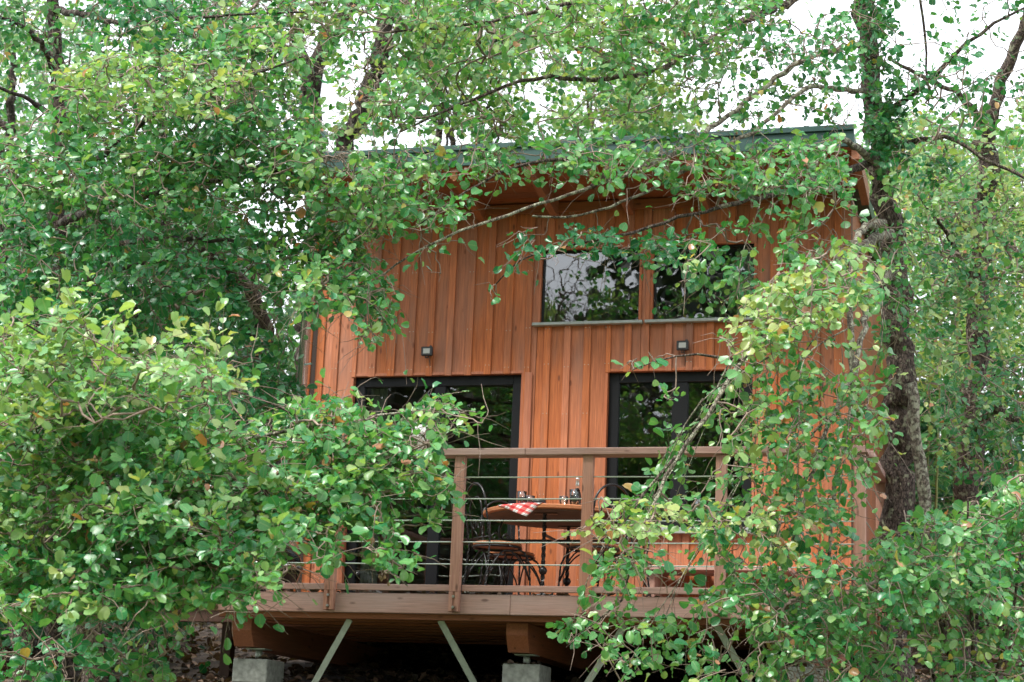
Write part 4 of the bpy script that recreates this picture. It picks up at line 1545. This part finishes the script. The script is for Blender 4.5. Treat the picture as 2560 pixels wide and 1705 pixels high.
T.pix('bough', [(2155, -60, 13.6), (1900, 30, 12.6), (1620, 190, 12), (1480, 200, 11.8), (1320, 190, 11.6), (1150, 260, 11.5), (1000, 330, 11.4)], .04, .006, 8)
T.pix('bough', [(2158, -20, 13.6), (1850, -40, 12.6), (1500, -10, 12), (1200, 60, 11.8), (980, 80, 11.8)], .04, .006, 8)
T.pix('bough', [(1480, 468, 11.2), (1560, 405, 11.3), (1400, 390, 11.2), (1260, 420, 11.1), (1130, 500, 11), (1050, 560, 11)], .018, .004, 7)
T.pix('bough', [(2226, 580, 13.6), (2110, 640, 11.8), (1960, 780, 10.9), (1850, 900, 10.5), (1780, 1030, 10.3), (1690, 1140, 10.2), (1600, 1330, 10.1), (1555, 1500, 10.1)], .04, .006, 8, M_BARKL)
T.pix('bough', [(2235, 680, 13.6), (2170, 720, 12), (2150, 880, 11.2), (2100, 1000, 10.8), (2040, 1140, 10.6), (1985, 1350, 10.5), (1920, 1520, 10.4)], .04, .006, 8, M_BARKL)
T.pix('bough', [(2222, 560, 13.6), (2160, 560, 12.4), (2130, 640, 11.8), (2125, 800, 11.4), (2135, 980, 11.2), (2085, 1200, 11), (2072, 1400, 10.9), (2020, 1600, 10.8)], .035, .008, 8, M_BARKL)
T.pix('bough', [(1850, 900, 10.5), (1740, 870, 10.4), (1640, 900, 10.3), (1580, 925, 10.3)], .010, .003, 6)
T.pix('bough', [(1690, 1140, 10.2), (1620, 1220, 10.2), (1540, 1330, 10.1), (1480, 1420, 10.1)], .009, .003, 6)
T.pix('bough', [(1555, 1500, 10.1), (1500, 1550, 10), (1440, 1590, 10)], .007, .003, 6)
T.pix('bough', [(2190, 300, 13.6), (2330, 200, 13), (2440, 80, 12.8), (2560, 20, 12.8)], .03, .008, 8)
T.pix('bough', [(2200, 380, 13.6), (2360, 330, 13), (2500, 420, 12.8), (2600, 460, 12.8)], .025, .008, 8)
T.pix('bough', [(2290, -120, 13), (2310, 60, 13), (2322, 260, 13)], .014, .006, 7)
# canopy against the sky
T.spray([(1500, -90), (2700, -90), (2750, -500), (2400, -850), (1900, -850), (1450, -450)], (12.5, 15), .5, leaf=.075, tint=.5)
T.spray([(850, -70), (1960, -70), (1950, 60), (1860, 170), (1760, 250), (1680, 335), (1250, 340), (900, 330), (820, 200)], (11.2, 13), 1.4, leaf=0.050, tint=.56, tsd=.16, droop=.1)
T.spray([(1650, -70), (2000, -70), (1950, 60), (1800, 160), (1640, 160)], (11.2, 13), .85, leaf=0.050, tint=.42)
T.spray([(1000, -70), (1640, -70), (1560, 120), (1280, 130), (1040, 90)], (11, 12.4), .8, leaf=0.050, tint=.68, tsd=.12)
T.spray([(1900, 60), (2150, 20), (2170, 330), (2000, 300), (1880, 200)], (12, 13.2), .8, leaf=0.050, tint=.36)
T.spray([(2180, -60), (2600, -60), (2600, 330), (2300, 330), (2200, 200)], (12.2, 13.4), .40, leaf=0.050, tint=.35, m=5)
T.spray([(2200, 330), (2330, 300), (2420, 420), (2300, 560), (2200, 520)], (12.2, 13.4), .8, leaf=0.050, tint=.5)
T.spray([(2150, 560), (2330, 560), (2330, 860), (2190, 900)], (12.5, 13.35), .7, leaf=.05, tint=.42, tsd=.15, m=5, tw=.2)
T.spray([(930, 358), (1250, 340), (1820, 322), (1820, 420), (1300, 430), (880, 435)], (10.9, 11.9), 1.0, leaf=.052, tint=.52, tsd=.14, face=.3)
T.spray([(1740, 90), (2150, 40), (2160, 340), (1800, 340), (1700, 260)], (11.8, 13.2), .42, leaf=.05, tint=.42, m=5)
T.spray([(1790, 350), (2110, 335), (2140, 480), (1960, 500), (1790, 470)], (10.9, 12), 1.2, leaf=.052, tint=.50, tsd=.14, face=.3)
T.spray([(2140, -60), (2240, -60), (2270, 330), (2280, 520), (2180, 430), (2140, 200)], (13.1, 13.45), 1.8, leaf=.05, tint=.3, m=5, tw=.15)
# band along the eave
EB = [(880, 385), (1050, 385), (1280, 350), (1480, 345), (1700, 330), (1950, 355), (2110, 340), (2130, 470), (1960, 480), (1800, 490), (1640, 470), (1480, 465), (1260, 470), (1150, 550), (1050, 590), (960, 620), (900, 560), (860, 450)]
T.spray(EB, (10.6, 12), .85, leaf=0.050, tint=.50, tsd=.15, droop=.12, face=.3)
T.spray([(900, 400), (1230, 400), (1200, 500), (1080, 560), (960, 560), (880, 480)], (10.6, 11.6), 1.2, leaf=0.050, tint=.56, tsd=.13, face=.25)
T.spray([(1420, 380), (1720, 360), (2100, 400), (2060, 470), (1700, 500), (1460, 480)], (10.8, 11.8), .55, leaf=0.050, tint=.6, tsd=.12)
T.spray([(1000, 560), (1160, 520), (1240, 540), (1180, 600), (1060, 660), (960, 690), (930, 640)], (10.7, 11.4), .5, leaf=.06, tint=.45)
T.spray([(1085, 620), (1130, 615), (1128, 690), (1095, 695)], (10.8, 11), 1, leaf=.06, tint=.2, count=3, m=5, tw=.12)
T.spray([(1285, 590), (1340, 560), (1450, 555), (1560, 570), (1600, 600), (1560, 640), (1450, 645), (1370, 640), (1330, 660), (1280, 650)], (10.8, 11.4), 1.5, leaf=0.050, tint=.22, tsd=.12)
T.spray([(1275, 610), (1310, 650), (1270, 700), (1240, 755), (1215, 735), (1235, 670)], (10.8, 11.2), .9, leaf=.06, tint=.2, m=5, tw=.14)
T.spray([(1560, 560), (1900, 540), (1890, 760), (1760, 790), (1660, 720), (1610, 680), (1560, 640)], (10.8, 11.8), .7, leaf=0.050, tint=.5, tsd=.2)
T.spray([(1680, 580), (1760, 580), (1740, 700), (1690, 730)], (10.4, 10.8), .6, leaf=0.050, tint=.78, tsd=.06, m=6)
T.spray([(1900, 480), (2160, 470), (2190, 620), (2100, 700), (1960, 650)], (10.8, 12), .45, leaf=0.050, tint=.5)
# hanging mass in front of the right half
RM = [(1790, 800), (1900, 720), (1990, 640), (2110, 590), (2220, 560), (2290, 640), (2260, 760), (2230, 900), (2250, 1040), (2200, 1180), (2150, 1280), (2130, 1400), (2160, 1500), (2180, 1760),
      (1560, 1760), (1570, 1690), (1640, 1640), (1720, 1600), (1760, 1540), (1700, 1480), (1780, 1430), (1770, 1380), (1700, 1300), (1620, 1260), (1790, 1190), (1800, 1080), (1800, 960), (1820, 850)]
T.spray(RM, (10.1, 11.3), .62, slope=1.2, leaf=0.050, tint=.52, tsd=.17, odd=.022)
T.spray([(1790, 800), (1990, 640), (2180, 570), (2240, 640), (2200, 760), (2020, 820), (1900, 900), (1840, 960), (1800, 900)], (9.6, 11), 1.8, leaf=0.052, tint=.72, tsd=.13, odd=.03)  # pale highlights of the hanging mass, carried by a high tint
T.spray([(1800, 960), (1860, 900), (2000, 930), (2180, 900), (2200, 1120), (2000, 1180), (1800, 1240)], (9.8, 11), .45, leaf=0.050, tint=.60, tsd=.14, odd=.02)
T.spray([(1480, 1250), (1540, 1215), (1640, 1255), (1720, 1240), (1720, 1330), (1640, 1350), (1520, 1340), (1430, 1345)], (9.7, 10.3), 2.0, leaf=0.052, tint=.60, tsd=.14, odd=.04)
T.spray([(1460, 1420), (1560, 1360), (1660, 1380), (1690, 1460), (1640, 1540), (1560, 1570), (1470, 1600), (1400, 1610), (1430, 1560), (1540, 1500), (1500, 1440)], (9.7, 10.3), 1.5, leaf=0.052, tint=.52, tsd=.14)
T.spray([(1500, 1570), (1640, 1560), (1680, 1650), (1560, 1700), (1510, 1640)], (9.6, 10.2), 1.4, leaf=0.052, tint=.60, tsd=.14, odd=.03)
T.spray([(1690, 1590), (1780, 1560), (1800, 1690), (1720, 1720)], (9.8, 10.4), .45, leaf=0.052, tint=.36)
T.spray([(1800, 1420), (2160, 1380), (2180, 1760), (1830, 1760), (1800, 1600)], (10, 11.4), 1.4, leaf=0.050, tint=.46, tsd=.16)
for (x0, y0, x1, y1, n_) in ((2140, 640, 1860, 1100, 10), (2100, 700, 1880, 1330, 12), (2050, 760, 1690, 1240, 6), (1990, 780, 1600, 1300, 7),
                            (1900, 840, 1540, 1380, 8), (1840, 900, 1480, 1540, 9), (1800, 980, 1420, 1590, 9), (2120, 760, 1990, 1260, 10), (2150, 820, 1930, 1500, 12),
                            (1950, 980, 1760, 1520, 11), (1900, 1060, 1640, 1620, 12), (1860, 1150, 1560, 1680, 11), (2080, 950, 1880, 1620, 12), (2040, 1050, 1790, 1680, 11),
                            (2160, 900, 2090, 1420, 10), (2130, 1050, 1960, 1640, 11), (1770, 1020, 1620, 1340, 8), (1990, 1250, 1700, 1650, 10), (2180, 700, 2170, 1200, 9),
                            (1800, 420, 1740, 700, 4), (1900, 430, 1850, 760, 6), (2010, 420, 1960, 700, 8), (2060, 330, 2010, 560, 6)):
    d0 = 10.9 + rng.uniform(-.3, .3) if y0 > 500 else 11.4
    d1 = d0 - rng.uniform(.1, .7)
    bx_, by_ = (x0 * .62 + x1 * .38 + rng.uniform(-80, 50), y0 * .62 + y1 * .38 - rng.uniform(0, 110))
    x0, y0 = x0 + rng.uniform(-60, 60), y0 + rng.uniform(-60, 60)
    T.strand([(x0, y0, d0), (bx_, by_, d0 - .1), (x0 * .3 + x1 * .7 + rng.uniform(-45, 25), y0 * .3 + y1 * .7 - rng.uniform(-10, 40), d1), (x1, y1, d1)], .0055, n_ + 1, m=6, tint=.56 if y0 < 900 else .48)
T.spray([(1580, 830), (1660, 850), (1705, 900), (1640, 915), (1570, 935), (1565, 905), (1620, 880)], (10.2, 10.5), .7, leaf=0.050, tint=.6, m=5, tw=.16)
T.spray([(1640, 960), (1700, 930), (1700, 1110), (1660, 1050), (1630, 1000)], (10.1, 10.5), .45, leaf=0.050, tint=.62, m=5, tw=.16)
T.finish(cones=70)

# ---- second right alder, farther back
T = Tree('alder_tree', 'slimmer alder near the right edge with a bent fork high up', 'tree', ground_base(2400, 1720, 15.6), G_ALDER, M_BARK)
T.pix('trunk', [(2400, 1720, 15.6), (2405, 1400, 15.6), (2425, 1150, 15.6), (2445, 850, 15.6), (2458, 600, 15.6), (2468, 380, 15.6), (2476, 270, 15.6)], .12, .075, 12, down=True, wob=.02)
T.pix('limb', [(2470, 330, 15.6), (2494, 230, 15.5), (2530, 130, 15.4), (2590, 20, 15.3), (2640, -120, 15.3), (2660, -500, 15.3)], .06, .02, 9)
T.pix('limb', [(2470, 330, 15.6), (2400, 230, 15.2), (2300, 190, 14.8), (2230, 150, 14.6)], .035, .012, 8)
T.pix('limb', [(2430, 1100, 15.6), (2480, 1010, 15.2), (2540, 1050, 14.8), (2600, 1130, 14.6)], .05, .03, 8)
T.pix('limb', [(2460, 560, 15.6), (2560, 640, 15), (2640, 700, 15)], .035, .02, 8)
T.pix('limb', [(2440, 700, 15.6), (2350, 560, 14.8), (2290, 480, 14.6)], .03, .01, 8)
T.spray([(2260, 260), (2560, 240), (2640, 300), (2640, 600), (2400, 620), (2250, 520)], (14, 16), .8, leaf=0.050, tint=.60, tsd=.16)
T.spray([(2240, 560), (2640, 560), (2640, 1200), (2320, 1220), (2280, 1000), (2270, 760)], (13.4, 15.4), 1.0, leaf=0.052, tint=.52, tsd=.2, odd=.02)
T.finish()

# ---- young alders in the lower right corner
T = Tree('alder_bush', 'low leafy alder bush filling the lower right corner', 'bush', ground_base(2420, 1800, 11.4), None, M_BARK)
for i, (x0, x1, y1) in enumerate(((2420, 2300, 1290), (2440, 2420, 1250), (2460, 2580, 1220), (2380, 2210, 1480))):
    T.pix('stem', [(x0, 1800, 11.4), ((x0 + x1) / 2, 1600, 11.1), (x1, y1, 10.8)], .02, .006, 7, down=True)
T.spray([(2180, 1330), (2280, 1250), (2400, 1270), (2500, 1190), (2640, 1160), (2640, 1760), (2150, 1760), (2120, 1560)], (10, 11.8), 2.3, leaf=0.052, tint=.52, tsd=.16, odd=.02)
T.spray([(2180, 1330), (2300, 1280), (2460, 1330), (2420, 1460), (2250, 1480), (2160, 1450)], (9.8, 10.6), .8, leaf=0.052, tint=.66, tsd=.14)
T.finish(cones=30)

# ---- leaning dark tree behind the left end of the roof
G_BACK = 'trees behind the cabin'
T = Tree('broadleaf_tree', 'dark leaning tree with a forked trunk behind the left roof end', 'tree', ground_base(800, 1560, 19.5), G_BACK, M_BARKD)
b0 = at(800, 900, 19.5)
T.pix('trunk', [(770, 900, 19.5), (810, 520, 19.3), (855, 380, 19.2), (900, 280, 19.1), (940, 190, 19), (970, 60, 18.8), (1000, -120, 18.6), (1040, -600, 18.4)], .17, .06, 12, down=True, wob=.03)
T.pix('limb', [(800, 540, 19.3), (778, 330, 19.2), (775, 200, 19.1), (810, 120, 19), (870, 30, 18.9), (920, -100, 18.8), (930, -480, 18.6)], .13, .04, 11)
T.pix('limb', [(775, 200, 19.1), (740, 90, 19), (700, -80, 18.8)], .06, .03, 8)
T.pix('limb', [(940, 190, 19), (1100, 120, 18.6), (1300, 90, 18.4), (1500, -20, 18.2)], .05, .02, 8)
T.pix('limb', [(900, 280, 19.1), (1040, 300, 18.8), (1180, 260, 18.6)], .035, .012, 8)
T.spray([(650, -80), (1200, -80), (1150, 120), (1000, 260), (1020, 370), (850, 380), (760, 260)], (17, 20), .75, leaf=.075, tint=.55, tsd=.18)
T.finish(single=0, mat=M_FAR)

# ---- background trees: each its own trunk, limbs and crown
def back_tree(label, trunk, polys, depth, layers, tint, name='broadleaf_tree', r=.14, leaf=.085, shapes=None, mat=None, bark=None, group=G_BACK, tsd=.16, odd=.005, face=.45, up=.7, tw=.5):
    px, d = trunk
    T = Tree(name, label, 'tree', ground_base(px, 1500, d), group, bark or M_BARKD)
    b = np.array(T.root.location)
    P = np.concatenate([np.array(p) for p in polys])
    top = P[:, 1].min()
    tp = at(px + rng.uniform(-40, 40), max(top, -250) + 60, d)
    T.limb('trunk', [b - (0, 0, .2), b * .6 + tp * .4 + rng.normal(0, .15, 3), tp], r, r * .25, 10, wob=.03)
    c = P.mean(0)
    for k in range(6):
        s = .25 + .11 * k
        st = b * (1 - s) + tp * s
        q = sample_poly(polys[0], 1)[0]
        e = at(q[0], q[1], d + rng.uniform(-1.5, 1.5))
        T.limb('limb', [st, st * .5 + e * .5 + (0, 0, .3), e], r * .4, .012, 7, wob=.03)
    for p, ly in zip(polys, layers):
        T.spray(p, depth, ly, leaf=leaf, tint=tint, tsd=tsd, m=12, tw=tw, droop=.1, odd=odd, strict=.6, face=face, up=up, clump=.9)
    T.finish(single=0, shapes=shapes or [FARSHAPE], mat=mat or M_FAR)
    return T


back_tree('light green tree crown standing behind the middle of the roof', (1120, 27), [[(980, -90), (1420, -90), (1380, 100), (1300, 230), (1420, 330), (1320, 420), (1000, 420), (1060, 340), (1160, 280), (1040, 200)]], (24, 29), [2.0], .60)
back_tree('thin tree with open crown behind the right part of the roof', (1560, 26), [[(1330, -90), (1800, -90), (1740, 100), (1700, 230), (1790, 300), (1700, 420), (1360, 420), (1380, 260)]], (23, 28), [1.9], .58)
back_tree('far tree filling the gaps high at the upper left', (420, 28), [[(-90, -90), (700, -90), (760, 300), (640, 520), (200, 560), (-90, 480)]], (25, 31), [1.5], .40)
back_tree('yellow green tree at the top left corner behind the alders', (40, 24), [[(-120, 0), (180, -20), (220, 180), (100, 420), (-120, 420)]], (22, 26), [.9], .66)
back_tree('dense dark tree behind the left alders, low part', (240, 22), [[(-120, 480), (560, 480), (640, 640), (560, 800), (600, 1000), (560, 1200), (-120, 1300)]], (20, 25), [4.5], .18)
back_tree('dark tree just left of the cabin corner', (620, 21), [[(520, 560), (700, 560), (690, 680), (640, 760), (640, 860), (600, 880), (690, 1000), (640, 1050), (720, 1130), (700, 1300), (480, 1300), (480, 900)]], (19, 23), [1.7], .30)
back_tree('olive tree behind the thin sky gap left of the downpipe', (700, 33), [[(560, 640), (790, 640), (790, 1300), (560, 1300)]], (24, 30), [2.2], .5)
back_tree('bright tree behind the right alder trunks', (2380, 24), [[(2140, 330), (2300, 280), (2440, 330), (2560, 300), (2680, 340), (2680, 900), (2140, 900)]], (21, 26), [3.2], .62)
back_tree('dark-leaved tree behind the lower right bushes', (2500, 21), [[(2120, 850), (2680, 800), (2680, 1500), (2120, 1500)]], (18.5, 22), [4.0], .12)

back_tree('round tree beyond the right edge of the bamboo', (2950, 23), [[(2680, 380), (2900, 200), (3250, 260), (3350, 700), (3300, 1400), (2680, 1450)]], (20, 25), [2.2], .45)
back_tree('broad tree beyond the left edge of the picture', (-420, 22), [[(-120, 420), (-300, 100), (-700, 160), (-850, 700), (-800, 1450), (-120, 1450)]], (19, 24), [2.2], .40)
back_tree('tall tree closing the view far to the right', (3700, 30), [[(3250, 500), (3500, 150), (3900, 150), (4200, 600), (4150, 1500), (3250, 1500)]], (27, 33), [2.0], .42)
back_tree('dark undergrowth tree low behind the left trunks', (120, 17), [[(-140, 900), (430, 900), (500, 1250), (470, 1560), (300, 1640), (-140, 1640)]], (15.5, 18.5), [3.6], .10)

# ---- bamboo on the right
T = Tree('bamboo_clump', 'yellow green bamboo clump with narrow leaves behind the right trunks', 'bamboo', ground_base(2330, 1500, 18), None, M_BARKL)
culm = plain('bamboo_culm', (0.20, 0.22, 0.07), 0.5, noise=.2, nscale=10)
for k in range(16):
    x = 2170 + k * 26 + rng.uniform(-10, 10)
    dd = 17.2 + rng.uniform(0, 1.6)
    b = np.array(ground_base(x, 1500, dd))
    e = at(x + rng.uniform(-60, 60), 420 + rng.uniform(-60, 200), dd)
    T.limb('culm', [b - (0, 0, .1), b * .5 + e * .5, e], .018, .006, 6, culm, wob=.004)
T.spray([(2180, 420), (2300, 360), (2460, 380), (2640, 420), (2640, 900), (2300, 980), (2190, 900)], (16.6, 18.8), 1.5, leaf=.17, tint=.72, tsd=.12, m=9, tw=.35, droop=.4, shape_area=.10, up=.5, face=.6, odd=.004)
T.spray([(2200, 900), (2640, 880), (2640, 1300), (2240, 1320)], (16.6, 18.8), .9, leaf=.17, tint=.40, tsd=.14, m=9, tw=.35, droop=.4, shape_area=.10, up=.5, face=.6)
T.finish(single=0, shapes=[LANCE], mat=M_BAMB)

M_DARKLEAF = leaf_mat('mirror_darkened_leaf', rough=.6, trans=.08, stops=[(0, (0.006, 0.016, 0.009)), (1, (0.03, 0.05, 0.022))])  # leaf colour darkened to deepen the reflections in the panes
# ---- trees across the water behind the viewer, seen only in the panes
G_FAR = 'far trees mirrored in the window panes'
FB = [(-22, -40, 10, 6.5), (-13, -44, 10.5, 6.5), (-4, -42, 10.5, 6), (6, -42, 11, 6.5), (16, -40, 11.5, 6.5), (-9.2, -19, 11.6, 6.3), (1.7, -19.5, 15.5, 5.2)]
FL = ['round far tree at the left end of the mirrored row', 'low far tree second in the mirrored row', 'round far tree third in the mirrored row',
      'tall far tree fourth in the mirrored row', 'tall far tree at the right end of the mirrored row',
      'low broad tree mirrored dark in the lower sliding door', 'tall dark tree mirrored in both upper panes']
for (x, y, h, rad), lab in zip(FB, FL):
    gz = float(ground_z(x, y))
    t = Tree('lakeside_tree', lab, 'tree', (x, y, gz), G_FAR, M_BARKD)
    t.limb('trunk', [(x, y, gz - .2), (x + .2, y, gz + h * .4), (x, y, gz + h * .8)], .25, .06, 8, wob=.04)
    n = 6000 if y < -30 else 22000
    u = unit(rng.normal(0, 1, (n, 3))) * (rng.random((n, 1)) ** .45)
    P = np.array([x, y, gz + h * .52]) + u * np.array([rad, rad * .8, h * .5])
    P += np.array([0, 0, 1]) * np.sin(P[:, :1] * 1.7) * .5
    ax = unit(rng.normal(0, 1, (n, 3)))
    nr = rng.normal(0, 1, (n, 3))
    nr = unit(nr - ax * np.sum(ax * nr, 1, keepdims=True))
    t.leaf = [[P], [np.stack([np.cross(ax, nr), ax, nr], -1)], [rng.uniform(.35, .6, n) * (1 if y < -30 else .52)], [np.clip(rng.normal(.16, .12, n), 0, .88)]]
    t.finish(single=0, shapes=[FARSHAPE], mat=M_DARKLEAF)
# a pale willow that shows in the left upper pane
x, y = -8.6, -33.0
gz = float(ground_z(x, y))
t = Tree('willow_tree', 'pale tall willow mirrored in the left upper pane', 'tree', (x, y, gz), None, M_BARKD)
t.limb('trunk', [(x, y, gz - .2), (x + .2, y, gz + 6), (x, y, gz + 12)], .25, .06, 8, wob=.04)
n = 3400
th = rng.random(n) * 2 * math.pi
hh = rng.random(n) ** .8
rr = 3.0 * np.sqrt(rng.random(n)) * (1 - .6 * hh)
P = np.stack([x + rr * np.cos(th), y + rr * np.sin(th), gz + 3 + hh * 12.5], 1)
ax = unit(rng.normal(0, .3, (n, 3)) + np.array([0, 0, -1]))
nr = rng.normal(0, 1, (n, 3))
nr = unit(nr - ax * np.sum(ax * nr, 1, keepdims=True))
t.leaf = [[P], [np.stack([np.cross(ax, nr), ax, nr], -1)], [rng.uniform(.6, 1.2, n)], [np.clip(rng.normal(.8, .06, n), 0, .88)]]
t.finish(single=0, shapes=[LANCE], mat=M_FAR)

# ---- fallen leaves on the slope
n = 9000
P = np.stack([rng.uniform(-3.5, 6.5, n), rng.uniform(-.6, 7.5, n), np.zeros(n)], 1)
b = 0.05 * np.sin(P[:, 0] * 1.7 + P[:, 1] * .6) + 0.04 * np.sin(P[:, 1] * 2.3 - P[:, 0] * .8)
P[:, 2] = ground_z(P[:, 0], P[:, 1]) + b + rng.uniform(.003, .05, n)
ax = unit(np.concatenate([rng.normal(0, 1, (n, 2)), rng.normal(0, .3, (n, 1))], 1))
nr = UPV + rng.normal(0, .35, (n, 3))
nr = unit(nr - ax * np.sum(ax * nr, 1, keepdims=True))
lo = leaves_object('fallen_leaves', M_LITTER, None, P, np.stack([np.cross(ax, nr), ax, nr], -1), rng.uniform(.05, .10, n), rng.random(n), SHAPES)
m_ = 260
PX = np.concatenate([rng.uniform(-.05, 4.7, 110), rng.choice([.24, 2.29, 4.29], 90) + rng.uniform(-.12, .12, 90), rng.uniform(-.2, 4.4, 60)])
PY = np.concatenate([rng.uniform(.02, .07, 110), rng.uniform(.25, .56, 90), np.full(60, 1.52)])
PZ = np.concatenate([np.full(110, .004), np.full(90, -.46), np.full(60, 3.84)])
ax2 = unit(np.concatenate([rng.normal(0, 1, (m_, 2)), rng.normal(0, .2, (m_, 1))], 1))
nr2 = UPV + rng.normal(0, .4, (m_, 3))
nr2 = unit(nr2 - ax2 * np.sum(ax2 * nr2, 1, keepdims=True))
lo2 = leaves_object('blown_leaves', M_LITTER, None, np.stack([PX, PY, PZ], 1), np.stack([np.cross(ax2, nr2), ax2, nr2], -1), rng.uniform(.03, .055, m_), rng.random(m_), SHAPES)
tag(lo2, 'dry leaves caught on the deck edge, the pier tops and the roof edge', kind='stuff')
tag(lo, 'brown fallen leaves lying on the slope under the deck', kind='stuff')
